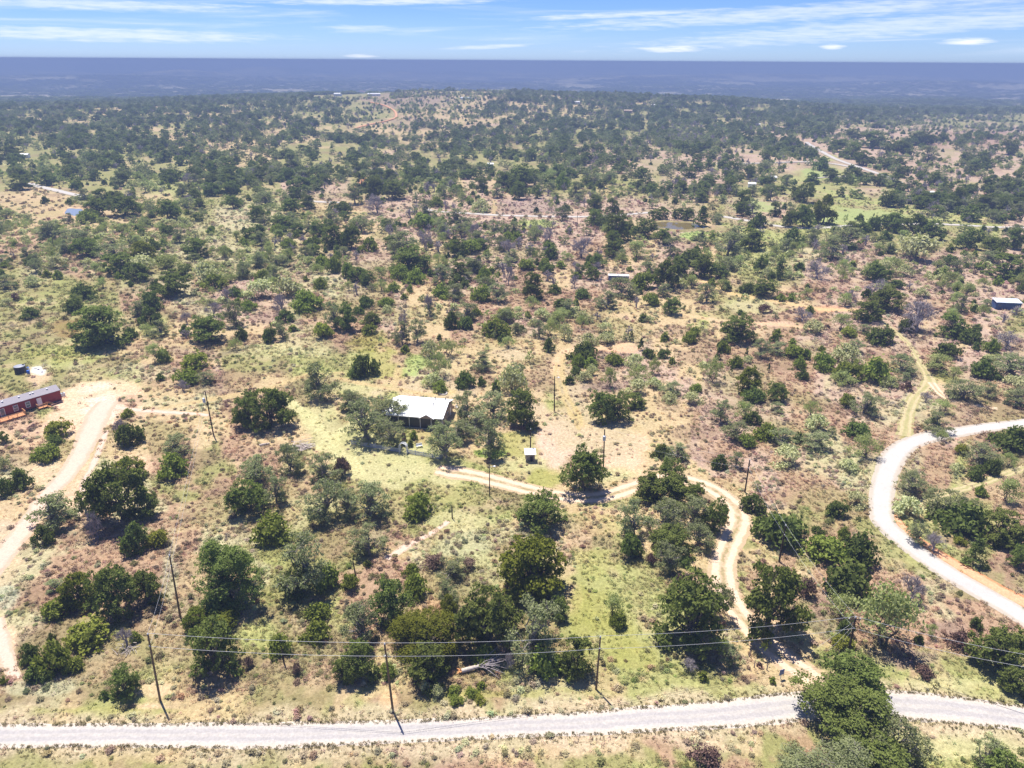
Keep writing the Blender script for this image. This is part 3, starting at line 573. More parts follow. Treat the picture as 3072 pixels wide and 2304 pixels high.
ribbon('grass_track', tp(T6, [(1530, 1600, 1.4), (1700, 1545, 2.0), (1880, 1490, 2.2), (2050, 1430, 2.2), (2212, 1370, 2.2), (2400, 1310, 2.2)]), M_GTRACK, 'grass track crossing the slope below the white gravel road', rag=0.35, seed=12, lift=0.05)
ribbon('dirt_path', tp(T8, [(290, 305, 1.6), (370, 255, 1.6), (470, 195, 1.5), (600, 130, 1.2), (690, 60, 1.0)]), M_PINK, 'short tan path through the scrub below the yard', rag=0.3, seed=13, lift=0.03)
ribbon('far_road', tp(T2, [(540, 1345, 3.5), (600, 1370, 3.5), (850, 1386, 4), (1100, 1400, 4), (1400, 1406, 4), (1720, 1402, 4), (1900, 1388, 4), (2010, 1378, 4)]), M_GRAVEL, 'thin pale road past the mauve field', rag=0.3, step=2, seed=14, lift=0.25)
ribbon('far_road', tp(T3, [(260, 1405, 4.5), (420, 1432, 4.5), (600, 1464, 4.5), (750, 1477, 4.5), (900, 1479, 4.5), (1080, 1464, 4.5), (1210, 1456, 4.5), (1500, 1452, 4), (1800, 1460, 4), (2000, 1474, 4), (2212, 1476, 4), (2600, 1490, 4)]), M_GRAVEL, 'pale road curving below the bright green lawn', rag=0.3, step=2, seed=15, lift=0.25)
ribbon('far_road', tp(T3, [(800, 925, 5), (900, 985, 5), (1000, 1036, 5), (1100, 1072, 5), (1200, 1106, 5), (1280, 1132, 5), (1345, 1158, 5), (1420, 1190, 5)]), M_GRAVEL, 'straight pale road crossing the far right scrub', rag=0.4, step=3, seed=16, lift=0.4)
ribbon('far_road', tp(T3, [(215, 1060, 3.5), (400, 1061, 3.5), (640, 1055, 3.5), (820, 1052, 3.5), (960, 1062, 3.5), (1090, 1085, 3.5)]), M_GRAVEL, 'thin pale lane along the small lawns', rag=0.3, step=3, seed=17, lift=0.4)
ribbon('far_road', tp(T3, [(830, 1160, 2), (980, 1148, 2.5), (1190, 1142, 2.5)]), M_GRAVEL, 'short pale drive across the small lawn', rag=0.3, step=3, seed=18, lift=0.4)
ribbon('far_road', tp(T1, [(190, 1190, 6), (260, 1212, 6), (400, 1244, 6), (550, 1276, 6), (710, 1292, 5)]), M_GRAVEL, 'pale road coming down on the far left', rag=0.3, step=2, seed=19, lift=0.25)
ribbon('far_road', tp(T1, [(2010, 1305, 3.5), (2100, 1312, 4), (2230, 1316, 3.5)]), M_GRAVEL, 'short visible stretch of pale road behind the grey trees', rag=0.3, step=2, seed=20, lift=0.3)
ribbon('hill_track', tp(T2, [(120, 590, 8), (170, 608, 8)]), M_ORANGE, 'orange hill track between the hilltop buildings', rag=0.5, step=4, seed=21, lift=1.0)
ribbon('hill_track', tp(T2, [(190, 665, 4), (260, 680, 3.5), (310, 700, 3.5), (345, 722, 3.5), (355, 760, 3.5), (310, 782, 3), (220, 802, 3), (160, 815, 4), (90, 835, 3)]), M_ORANGE, 'orange track winding down the open hillside', rag=0.5, step=4, seed=22, lift=0.8)
ribbon('hill_track', tp(T2, [(60, 1230, 4), (110, 1190, 4), (150, 1155, 3)]), M_ORANGE, 'short orange dirt track among the far oaks', rag=0.5, step=2, seed=23, lift=0.4)

# ponds
def water_mat(name, col, rough=0.08):
    m, nt = mat(name)
    b = N(nt, 'ShaderNodeBsdfPrincipled', i_Roughness=rough); b.inputs['Base Color'].default_value = (*col, 1); b.inputs['IOR'].default_value = 1.33
    b.inputs['Specular IOR Level'].default_value = 0.5
    g = N(nt, 'ShaderNodeNewGeometry'); n = N(nt, 'ShaderNodeTexNoise', i_Scale=1.2, i_Detail=3.0); L(nt, g.outputs['Position'], n.inputs['Vector'])
    bm = N(nt, 'ShaderNodeBump', i_Strength=0.05, i_Distance=0.05); L(nt, n.outputs[0], bm.inputs['Height']); L(nt, bm.outputs[0], b.inputs['Normal'])
    surf(nt, b.outputs[0]); return m
def pond(px, py, rx, ry, m, label, lift, bank):
    t = np.linspace(0, 2 * math.pi, 64, endpoint=False); k = 1 + 0.12 * np.sin(2 * t + 1) + 0.07 * np.sin(5 * t)
    def ring(s):
        Q = at(px + np.cos(t) * rx * k * s, py + np.sin(t) * ry * k * s); return Q
    Q = ring(1.0); z = Q[:, 2].mean() + lift
    V = np.column_stack([Q[:, :2], np.full(64, z)])
    tag(link('pond_water', mesh('pond_water', V, [tuple(range(64))], m)), label, kind='structure')
    # sloping bank down to the ground around it
    B = ring(1.22); Vb = np.concatenate([np.column_stack([ring(0.93)[:, :2], np.full(64, z - 0.02)]), np.column_stack([ring(1.05)[:, :2], np.full(64, z + 0.45)]), B - [0, 0, 0.3]])
    F = [(a + o, (a + 1) % 64 + o, (a + 1) % 64 + 64 + o, a + 64 + o) for o in (0, 64) for a in range(64)]
    tag(link('pond_bank', mesh('pond_bank', Vb, F, bank, smooth=True)), 'low earth bank around ' + label, kind='structure')
    ROADPTS.append((at(np.linspace(px - rx, px + rx, 9), np.full(9, py))[:, :2], np.full(9, 13.0)))
M_BANK = plain('pond_bank_earth', (0.28, 0.23, 0.11), 0.95, scale=0.4, var=0.4, spec=0.05)
M_BANK2 = plain('sandy_bank', (0.48, 0.34, 0.20), 0.95, scale=0.4, var=0.25, spec=0.05)
pond(2032, 681, 76, 13, water_mat('muddy_water', (0.15, 0.115, 0.045)), 'brown muddy pond ringed by trees', 0.6, M_BANK)
pond(226, 640, 30, 13, water_mat('blue_water', (0.20, 0.23, 0.28)), 'small blue pond beside the tan flat', 0.6, M_BANK2)

# ------------------------------------------------------------------ plants: one mesh of leaves and one of wood per variant, at unit size
def unit(v): return v / (np.linalg.norm(v, axis=-1, keepdims=True) + 1e-9)
def cards(C, Nr, size, r):
    n = len(C); u = unit(np.cross(Nr, r.normal(size=(n, 3)))); v = np.cross(Nr, u)
    a = (size * r.uniform(0.7, 1.3, n))[:, None]; b = a * r.uniform(0.45, 0.8, n)[:, None]
    V = np.stack([C - u * a, C + v * b + u * a * 0.1, C + u * a, C - v * b - u * a * 0.1], 1).reshape(-1, 3)
    return V, np.arange(n * 4).reshape(-1, 4)
def lobes_for(kind, r):
    L_ = []
    if kind in ('oak', 'grey', 'dome'):
        n = {'oak': 26, 'grey': 24, 'dome': 30}[kind]
        for i in range(n):
            d = r.normal(size=3); d /= np.linalg.norm(d)
            if d[2] < -0.80: d[2] *= -1
            k = r.uniform(0.60, 1.12) if kind != 'dome' else r.uniform(0.85, 1.0)
            c = np.array([0, 0, 0.50]) + d * np.array([0.35, 0.35, 0.36]) * k
            L_.append((c, r.uniform(0.085, 0.175) * (0.85 if kind == 'grey' else 1)))
        L_.append((np.array([0, 0, 0.46]), 0.22 if kind != 'grey' else 0.15))
    elif kind == 'bush':
        for i in range(12):
            a = r.uniform(0, 6.28); q = r.uniform(0.05, 0.36); z = 0.25 + 0.42 * (1 - (q / 0.4) ** 2) * r.uniform(0.6, 1.05)
            L_.append((np.array([q * math.cos(a), q * math.sin(a), z]), r.uniform(0.14, 0.22)))
        L_.append((np.array([0, 0, 0.4]), 0.33))
    elif kind == 'mesq':
        for i in range(15):
            a = r.uniform(0, 6.28); q = r.uniform(0.05, 0.42); z = 0.52 + 0.30 * (1 - (q / 0.45) ** 2) + r.uniform(-0.12, 0.05)
            L_.append((np.array([q * math.cos(a), q * math.sin(a), z]), r.uniform(0.09, 0.15)))
    elif kind == 'sage':
        for i in range(12):
            a = r.uniform(0, 6.28); q = r.uniform(0.0, 0.38); z = 0.25 + 0.35 * (1 - (q / 0.42) ** 2)
            L_.append((np.array([q * math.cos(a), q * math.sin(a), z]), r.uniform(0.12, 0.2)))
    elif kind == 'cone':
        for i in range(11):
            z = 0.12 + i * 0.075; q = 0.28 * (1 - z); a = i * 2.4
            L_.append((np.array([q * math.cos(a), q * math.sin(a), z]), 0.21 * (1.08 - z)))
    return L_
SPEC = {  # sub-clumps per lobe, cards per sub-clump, card half length, spread, flatten
    'oak': (14, 18, 0.020, 0.024, 0.85), 'grey': (11, 15, 0.017, 0.026, 0.7), 'dome': (16, 17, 0.020, 0.026, 0.9), 'bush': (9, 15, 0.040, 0.050, 0.9),
    'mesq': (8, 15, 0.017, 0.040, 0.6), 'sage': (8, 13, 0.033, 0.055, 0.7), 'cone': (9, 14, 0.034, 0.045, 1.0)}
def foliage(kind, seed, lod=1.0):
    r = np.random.default_rng(seed); ns, nc, sz, sp, fl = SPEC[kind]; V = []; F = []; n = 0
    lob = lobes_for(kind, r)
    if lod > 1: sp = sp * 0.85
    sz = sz / math.sqrt(lod) * (1 if lod == 1 else 0.95); nc = max(2, int(nc * math.sqrt(lod))); ns = max(3, int(ns * math.sqrt(lod)))
    for c, R_ in lob:
        d = unit(r.normal(size=(ns, 3))); d[:, 2] = np.where(d[:, 2] < -0.3, -d[:, 2], d[:, 2])
        S = c + d * R_ * np.array([1, 1, fl]) * r.uniform(0.7, 1.12, (ns, 1))
        P = (S[:, None, :] + r.normal(size=(ns, nc, 3)) * sp * np.array([1, 1, 0.6])).reshape(-1, 3)
        Nn = unit(np.repeat(d, nc, 0) * 0.55 + np.array([0, 0, 0.45]) + r.normal(size=(ns * nc, 3)) * 0.55)
        P[:, 2] = np.maximum(P[:, 2], 0.02)
        v, f = cards(P, Nn, sz, r); V.append(v); F.append(f + n); n += len(v)
    V = np.concatenate(V)
    # fill the unit box: half width 0.5 at the outer leaves, height 1
    q = np.percentile(np.abs(V[:, :2]), 97, axis=0).mean(); kx = 0.455 / q
    z0, zt = np.percentile(V[:, 2], [1.0, 99.3]); base = {'oak': .05, 'grey': .08, 'dome': .04, 'mesq': .22}.get(kind, -.02); kz = (0.99 - base) / (zt - z0)
    V[:, 2] = base + (V[:, 2] - z0) * kz; V[:, :2] *= kx
    V[:, 2] = np.where(V[:, 2] < 0.02, 0.02 + r.uniform(0, .1, len(V)), V[:, 2])
    lob = [(np.array([c[0] * kx, c[1] * kx, base + (c[2] - z0) * kz]), R_ * kx) for c, R_ in lob]
    return V, np.concatenate(F), lob
def limb(a, b, r0, r1, r, n=5, k=0.06, sides=5):
    t = np.linspace(0, 1, n)[:, None]; P = a + (b - a) * t
    P[1:-1] += r.normal(size=(n - 2, 3)) * np.linalg.norm(b - a) * k; P[:, 2] += np.sin(t[:, 0] * math.pi) * 0.03
    return tube(P, np.linspace(r0, r1, n), sides)
def wood(kind, lob, seed, lod=1.0):
    r = np.random.default_rng(seed + 900); A = Acc(); k = {'oak': .030, 'grey': .038, 'dome': .030, 'bush': .015, 'mesq': .016, 'sage': .010, 'cone': .02}[kind]
    st = 1 if kind in ('oak', 'dome', 'grey', 'cone') else 3
    sides = 6 if lod == 1 else 3
    for q in range(st):
        top = np.array([r.normal() * 0.03, r.normal() * 0.03, 0.24 if kind != 'cone' else 0.85]); base = np.array([0, 0, -0.04]) + (r.normal(size=3) * 0.03 if st > 1 else 0)
        if st > 1: top = np.array([r.uniform(-.15, .15), r.uniform(-.15, .15), 0.28])
        A.add(*limb(base, top, k * 1.3, k * 0.8, r, sides=sides))
        for i, (c, R_) in enumerate(lob):
            if i % st != q: continue
            if lod < 1 and i % 3: continue
            A.add(*limb(top, c, k * 0.55, k * 0.15, r, 6, 0.07, max(3, sides - 2)))
            if lod == 1 and kind in ('grey', 'mesq', 'oak'):
                for _ in range(3 if kind != 'oak' else 2):
                    d = unit(r.normal(size=3)); d[2] = abs(d[2]); A.add(*limb(c, c + d * R_ * (1.35 if kind == 'grey' else 1.15), k * 0.15, k * 0.05, r, 4, 0.08, 3))
    return A.get()
def bare(seed, lod=1.0, spread=1.0):
    r = np.random.default_rng(seed); A = Acc()
    def grow(p, d, ln, rd, lv):
        e = p + d * ln; A.add(*limb(p, e, rd, rd * 0.6, r, 4, 0.07, 5 if lv < 2 else 3))
        if lv >= (5 if lod == 1 else 3): return
        for _ in range(r.integers(3, 5) if lv else 6):
            nd = unit(d + r.normal(size=3) * 0.62 * spread + np.array([0, 0, 0.12])); s = r.uniform(0.62, 0.86)
            grow(p + d * ln * r.uniform(0.6, 1.0), nd, ln * s, rd * 0.58, lv + 1)
    grow(np.array([0, 0, -0.03]), np.array([0, 0, 1.0]), 0.24, 0.03 if lod == 1 else 0.05, 0)
    V, F, I = A.get(); m = np.abs(V[:, :2]).max(); V[:, :2] *= 0.5 / m; V[:, 2] /= V[:, 2].max()
    return V, F
LEAF = {}; WOOD = {}; FAR = {}; HERO = {}
KIND = {  # code: (foliage kind, leaf material, names)
 'o': ('oak', M_OAK), 's': ('grey', M_GREY), 'O': ('dome', M_OLIVE), 'b': ('bush', M_BUSH), 'g': ('bush', M_GREEN), 'm': ('mesq', M_MESQ), 'p': ('sage', M_PALE), 'c': ('cone', M_BUSH), 'y': ('bush', M_YEL), 'B': ('sage', M_BROWN)}
WM = {'o': M_BARK, 's': plain('pale_bark', (0.26, 0.235, 0.21), 0.9, scale=6, var=0.3, spec=0.1), 'O': M_BARK, 'b': M_BARK, 'g': M_BARK, 'm': M_BARK, 'p': M_BARK, 'c': M_BARK, 'y': M_BARK, 'B': M_BARK}
_f = {}
for code, (fk, lm) in KIND.items():
    LEAF[code] = []; WOOD[code] = []; FAR[code] = []
    for v in range(5 if code in 'osO' else 4):
        key = (fk, v)
        if key not in _f:
            V, F, lob = foliage(fk, 100 + v * 7 + sum(map(ord, fk)))
            _f[key] = (V, F, wood(fk, lob, 100 + v))
        V, F, W_ = _f[key]
        LEAF[code].append(mesh('crown', V, F, lm)); WOOD[code].append(mesh('trunk', W_[0], W_[1], WM[code], smooth=True))
    HERO[code] = []
    if code in 'osO':
        for v in range(2):
            V, F, lob = foliage(fk, 800 + v * 7, 3.0); W_ = wood(fk, lob, 800 + v); HERO[code].append((mesh('crown', V, F, lm), mesh('trunk', W_[0], W_[1], WM[code], smooth=True)))
    for v in range(3):
        V, F, lob = foliage(fk, 300 + v * 7, 0.20); W_ = wood(fk, lob, 300 + v, 0.2)
        A = Acc(); A.add(V, F, 0); A.add(W_[0], W_[1], 1); a, b, c = A.get()
        FAR[code].append(mesh('far_' + fk, a, b, [lm, WM[code]], c))
BARE = []; FARBARE = []
for v in range(4):
    V, F = bare(500 + v, 1.0, 1.0 + 0.1 * v); BARE.append(mesh('branches', V, F, M_DEAD))
for v in range(2):
    V, F = bare(520 + v, 0.3, 1.2); FARBARE.append(mesh('far_bare', V, F, M_DEAD))

# every plant I can pick out, as the box it fills in the photograph: (tile, [(x0, y0, x1, y1, kind)])
BOX = []
def B(t, *rows):
    for q in rows: BOX.append((t[0] + q[0] * SC, t[1] + q[1] * SC, t[0] + q[2] * SC, t[1] + q[3] * SC, q[4]))
B(T7, (770, 60, 950, 265, 'b'), (950, 110, 1090, 220, 'y'), (590, 290, 870, 740, 'o'), (850, 340, 1045, 640, 'o'), (400, 380, 600, 630, 'O'), (280, 560, 460, 670, 'g'), (300, 430, 420, 520, 's'),
  (440, 700, 690, 860, 'y'), (130, 830, 250, 1000, 'b'), (235, 850, 440, 1050, 'g'), (410, 940, 540, 1030, 'g'), (170, 980, 330, 1090, 'b'), (300, 780, 350, 840, 'b'), (840, 760, 910, 860, 'g'), (700, 940, 880, 1270, 'o'), (640, 1140, 700, 1230, 'b'),
  (1250, 170, 1690, 620, 'o'), (1340, 540, 1530, 700, 'g'), (1190, 620, 1330, 760, 'O'), (1200, 690, 1520, 1060, 'o'), (1360, 640, 1530, 760, 'O'), (1640, 10, 1870, 200, 'g'), (1790, 130, 2130, 560, 's'), (1820, 330, 2000, 560, 'o'), (2010, 330, 2190, 500, 'g'),
  (1740, 790, 1890, 930, 'g'), (1970, 600, 2130, 660, 'g'), (1960, 700, 2130, 850, 'g'), (740, 740, 880, 880, 'd'), (540, -40, 680, 190, 'd'), (210, 90, 330, 220, 'b'), (1890, 960, 1970, 1060, 'B'), (0, 1050, 50, 1130, 'g'), (1560, 930, 1640, 1010, 'B'))
B(T8, (60, 90, 290, 300, 's'), (140, 310, 200, 360, 'g'), (400, 330, 500, 420, 'g'), (200, 370, 440, 780, 'o'), (530, 290, 680, 350, 'B'), (600, 310, 800, 430, 's'), (620, 440, 760, 600, 's'), (640, 520, 750, 680, 'O'), (0, 540, 240, 900, 's'), (20, 800, 240, 1110, 'o'),
  (250, 980, 350, 1080, 'g'), (350, 670, 780, 900, 'O'), (440, 860, 700, 1130, 'o'), (760, 470, 1170, 880, 'o'), (1040, 170, 1450, 560, 'O'), (1340, 540, 1465, 710, 'o'), (1060, 500, 1410, 1030, 's'), (1200, 850, 1420, 1050, 'g'), (830, 870, 1000, 980, 'g'),
  (1310, 900, 1440, 1030, 'g'), (1420, 740, 1640, 1130, 'o'), (1740, 640, 1850, 750, 'g'), (1690, 530, 1840, 690, 'm'), (770, 300, 880, 370, 'B'), (390, 400, 560, 560, 'g'), (0, 380, 110, 520, 'g'), (-60, 950, 80, 1120, 'o'), (330, 700, 430, 800, 'y'), (1030, 900, 1130, 1030, 'd'), (500, 1090, 580, 1170, 'p'), (570, 1110, 660, 1200, 'p'), (690, 1120, 770, 1180, 'g'), (800, 1130, 890, 1190, 'g'), (880, 1090, 950, 1150, 'g'), (700, 1190, 790, 1240, 'g'), (860, 1180, 940, 1235, 'y'))
B(T9, (-160, 335, 250, 960, 'o'), (120, 420, 320, 720, 's'), (240, 830, 380, 1000, 's'), (385, 335, 785, 835, 'o'), (490, 10, 790, 190, 'b'), (840, 90, 920, 140, 'b'), (810, 140, 1060, 330, 'g'), (1010, 80, 1090, 200, 'g'), (1050, 140, 1280, 360, 'b'), (940, 350, 1260, 530, 'b'), (920, 520, 1140, 700, 'm'),
  (1120, 470, 1540, 900, 'm'), (1010, 690, 1110, 800, 'b'), (970, 790, 1110, 890, 'y'), (1400, 400, 1600, 600, 'd'), (1580, 710, 1660, 830, 'm'), (1500, 760, 1560, 890, 'b'), (1870, 670, 1945, 770, 'b'), (1910, 740, 2230, 1040, 'o'), (2080, 1000, 2260, 1180, 'o'),
  (1650, -60, 1960, 120, 'b'), (1840, 170, 1980, 350, 'c'), (1930, 0, 2230, 190, 'o'), (2130, 190, 2260, 380, 'o'), (1460, 60, 1600, 210, 's'), (1550, 120, 1720, 270, 'd'), (1760, 160, 1840, 210, 'y'), (100, 1020, 170, 1090, 'g'), (-30, 930, 100, 1050, 'd'), (480, 940, 520, 1040, 'B'),
  (900, 905, 1300, 1250, 'o'), (780, 1080, 1420, 1580, 'o'), (1220, 1330, 1590, 1700, 's'), (720, 1480, 1260, 1860, 's'), (1880, 1480, 2080, 1700, 's'), (1960, 1540, 2300, 1850, 'o'), (60, 1480, 260, 1650, 'B'), (1730, 760, 1880, 890, 'B'), (1500, 990, 1620, 1060, 'B'), (740, 420, 870, 560, 'B'), (1270, 560, 1420, 700, 'm'), (560, 1060, 610, 1110, 'g'))
B(T4, (170, 1530, 470, 1780, 's'), (560, 1340, 930, 1740, 'o'), (880, 1500, 1020, 1720, 'o'), (740, 1320, 930, 1440, 'O'), (-20, 1080, 45, 1270, 'o'), (-30, 1430, 80, 1560, 'b'), (70, 1370, 210, 1500, 'b'), (290, 1060, 450, 1170, 'y'), (310, 1160, 400, 1220, 'b'), (210, 1230, 370, 1320, 'g'), (780, 985, 860, 1045, 'y'),
  (710, 1050, 830, 1190, 'd'), (750, 1080, 915, 1225, 'b'), (1040, 1160, 1230, 1300, 's'), (1030, 1280, 1210, 1440, 'g'), (1510, 870, 1700, 1130, 'o'), (1620, 860, 1880, 1120, 'o'), (1960, 690, 2190, 930, 's'), (2180, 860, 2360, 1000, 's'), (1790, 1220, 1960, 1420, 's'),
  (1550, 1280, 1800, 1480, 's'), (1480, 1440, 1740, 1670, 'o'), (1700, 1390, 1860, 1640, 's'), (2000, 1290, 2200, 1470, 's'), (1960, 1450, 2212, 1720, 's'), (490, 320, 830, 580, 'o'), (420, 270, 540, 370, 'b'), (470, 180, 625, 275, 'b'), (140, 345, 250, 395, 'b'), (910, 220, 1040, 345, 'b'), (810, 290, 960, 380, 's'),
  (900, 330, 1030, 455, 'b'), (810, 460, 890, 535, 'b'), (890, 440, 1000, 515, 'm'), (1010, 100, 1240, 255, 'o'), (980, 150, 1050, 230, 'b'), (650, 0, 870, 100, 'o'), (820, 0, 1010, 110, 'p'), (1000, 0, 1190, 100, 'm'), (1230, 60, 1420, 140, 'p'), (1310, 130, 1460, 205, 'g'), (1160, 420, 1225, 540, 'b'),
  (1230, 385, 1460, 560, 'o'), (1435, 290, 1590, 455, 's'), (1520, 460, 1600, 545, 'b'), (1470, 530, 1570, 610, 'm'), (1555, 295, 1660, 350, 'g'), (1590, 150, 1780, 270, 'p'), (1760, 150, 1960, 250, 'p'), (1480, 200, 1580, 260, 'b'), (1650, 90, 1750, 150, 'g'), (1760, 240, 1890, 380, 'd'), (1790, 350, 1900, 430, 'b'),
  (1700, 450, 1790, 565, 'b'), (1780, 410, 1875, 550, 's'), (1890, 240, 2080, 345, 'g'), (2100, 270, 2240, 490, 's'), (2030, 430, 2150, 530, 'y'), (2030, 140, 2120, 215, 'g'), (2030, 0, 2150, 70, 'g'), (2120, 0, 2212, 110, 'g'), (930, 565, 1060, 695, 'm'), (1010, 600, 1100, 690, 'g'), (1180, 640, 1340, 710, 'y'),
  (1130, 740, 1280, 830, 'g'), (1260, 740, 1390, 830, 's'), (1130, 800, 1230, 880, 'd'), (1390, 650, 1430, 730, 's'), (0, 80, 40, 140, 'b'), (150, 0, 250, 50, 'b'), (290, 10, 420, 70, 'p'), (1000, 760, 1060, 810, 'b'), (60, 240, 130, 290, 'B'), (160, 130, 270, 190, 'p'), (420, 900, 0, 0, '-'), (1600, 860, 1660, 880, 'B'), (-20, 1300, 60, 1400, 'p'))
B(T5, (70, 635, 235, 775, 'b'), (35, 700, 135, 790, 'b'), (330, 420, 450, 585, 's'), (430, 400, 550, 575, 's'), (360, 340, 450, 480, 'd'), (520, 210, 620, 420, 'd'), (540, 280, 610, 420, 's'), (590, 60, 720, 180, 's'), (660, 350, 760, 475, 'b'), (750, 390, 860, 470, 'b'), (670, 330, 740, 410, 'd'), (590, 190, 720, 260, 'g'),
  (700, 130, 820, 200, 'b'), (660, 180, 790, 290, 's'), (840, 190, 970, 290, 'g'), (940, 180, 1080, 300, 's'), (870, 70, 970, 170, 'g'), (1040, 60, 1130, 190, 'd'), (1180, 110, 1320, 280, 'o'), (1350, 110, 1410, 220, 'd'), (1340, 190, 1430, 240, 'b'), (320, 60, 440, 150, 'g'), (410, 90, 550, 175, 'g'), (300, 0, 560, 50, 'o'), (0, 40, 90, 140, 'g'),
  (110, 260, 205, 335, 'b'), (245, 270, 340, 325, 'g'), (130, 440, 230, 505, 'g'), (290, 170, 380, 235, 'g'), (380, 575, 440, 630, 'g'), (520, 540, 650, 650, 'p'), (620, 530, 780, 650, 'm'), (540, 620, 700, 790, 'm'), (580, 820, 690, 865, 'g'), (520, 770, 650, 830, 'p'), (850, 620, 1010, 740, 's'), (740, 750, 860, 850, 'b'), (870, 780, 935, 845, 'b'),
  (920, 400, 1090, 520, 'g'), (1010, 450, 1090, 520, 'y'), (1090, 430, 1170, 510, 's'), (970, 480, 1010, 545, 's'), (1240, 420, 1330, 530, 's'), (1300, 410, 1420, 520, 'm'), (1400, 440, 1500, 545, 'p'), (1240, 345, 1360, 410, 'p'), (1370, 345, 1500, 420, 'm'), (1500, 360, 1620, 430, 'p'), (1520, 380, 1600, 470, 'm'), (1540, 500, 1660, 570, 'p'), (1660, 500, 1780, 570, 'p'),
  (1660, 430, 1760, 500, 'p'), (1700, 490, 1760, 535, 'g'), (1310, 530, 1390, 620, 'b'), (1180, 570, 1250, 730, 'm'), (1010, 700, 1200, 890, 'p'), (1110, 700, 1200, 800, 's'), (970, 790, 1040, 880, 'b'), (1480, 570, 1660, 660, 'b'), (1490, 640, 1570, 720, 'g'), (1560, 650, 1660, 720, 'g'), (1480, 710, 1560, 780, 'b'), (1445, 770, 1510, 830, 'b'),
  (1590, 700, 1670, 770, 'p'), (1520, 750, 1630, 810, 'p'), (1710, 620, 1830, 700, 'g'), (1690, 710, 1790, 860, 'm'), (1840, 640, 1970, 710, 'p'), (1840, 700, 2010, 810, 'm'), (1980, 650, 2070, 770, 'm'), (2050, 600, 2130, 660, 'b'), (1950, 600, 2040, 660, 'b'), (1920, 530, 1965, 610, 'c'), (1865, 480, 1897, 555, 'c'), (1810, 495, 1880, 550, 's'), (2060, 490, 2130, 550, 'g'),
  (1840, 800, 1990, 890, 'p'), (1970, 780, 2080, 860, 'p'), (2070, 810, 2212, 900, 's'), (2080, 890, 2180, 940, 'p'), (0, 870, 150, 1000, 's'), (10, 930, 300, 1210, 's'), (180, 910, 440, 1100, 's'), (230, 1060, 420, 1240, 's'), (380, 1130, 430, 1200, 'B'), (430, 1170, 475, 1255, 'b'), (730, 890, 900, 1080, 's'), (880, 880, 1080, 1060, 's'), (1080, 870, 1290, 1110, 'o'),
  (850, 1040, 1060, 1320, 's'), (550, 1080, 790, 1330, 's'), (640, 1060, 870, 1200, 's'), (760, 1000, 960, 1140, 's'), (1440, 1250, 1710, 1540, 'o'), (1610, 880, 1770, 1080, 'o'), (1700, 890, 1870, 1075, 'o'), (1830, 890, 1970, 980, 'o'), (2020, 1215, 2130, 1310, 'b'), (2090, 1210, 2250, 1330, 's'), (385, 1525, 590, 1690, 'g'), (1150, 1525, 1450, 1780, 'o'),
  (-60, 1300, 60, 1430, 'B'), (-50, 1460, 110, 1740, 's'), (60, 1460, 310, 1700, 's'), (-40, 1290, 40, 1400, 'g'), (1640, 230, 1800, 345, 's'), (1510, 220, 1610, 265, 'b'), (1380, 280, 1480, 330, 'b'), (1500, 275, 1550, 320, 'g'), (1960, 240, 2060, 320, 'g'), (1890, 250, 1940, 350, 'd'), (2085, 270, 2212, 380, 'o'), (1720, 160, 1920, 250, 's'), (1880, 100, 2030, 210, 'g'),
  (2030, 20, 2212, 210, 'o'), (1480, 30, 1560, 110, 'd'), (1140, 30, 1250, 80, 'g'), (1280, 10, 1360, 80, 'g'), (1670, 100, 1700, 210, 'd'), (1570, 30, 1610, 70, 'b'), (1700, 0, 1740, 50, 's'), (1390, 30, 1460, 80, 'g'), (1040, 20, 1140, 60, 's'), (780, 20, 880, 70, 's'), (-30, 290, 110, 500, 'o'), (70, 170, 125, 250, 'd'), (235, 520, 285, 580, 'm'), (440, 1120, 500, 1190, 'g'))
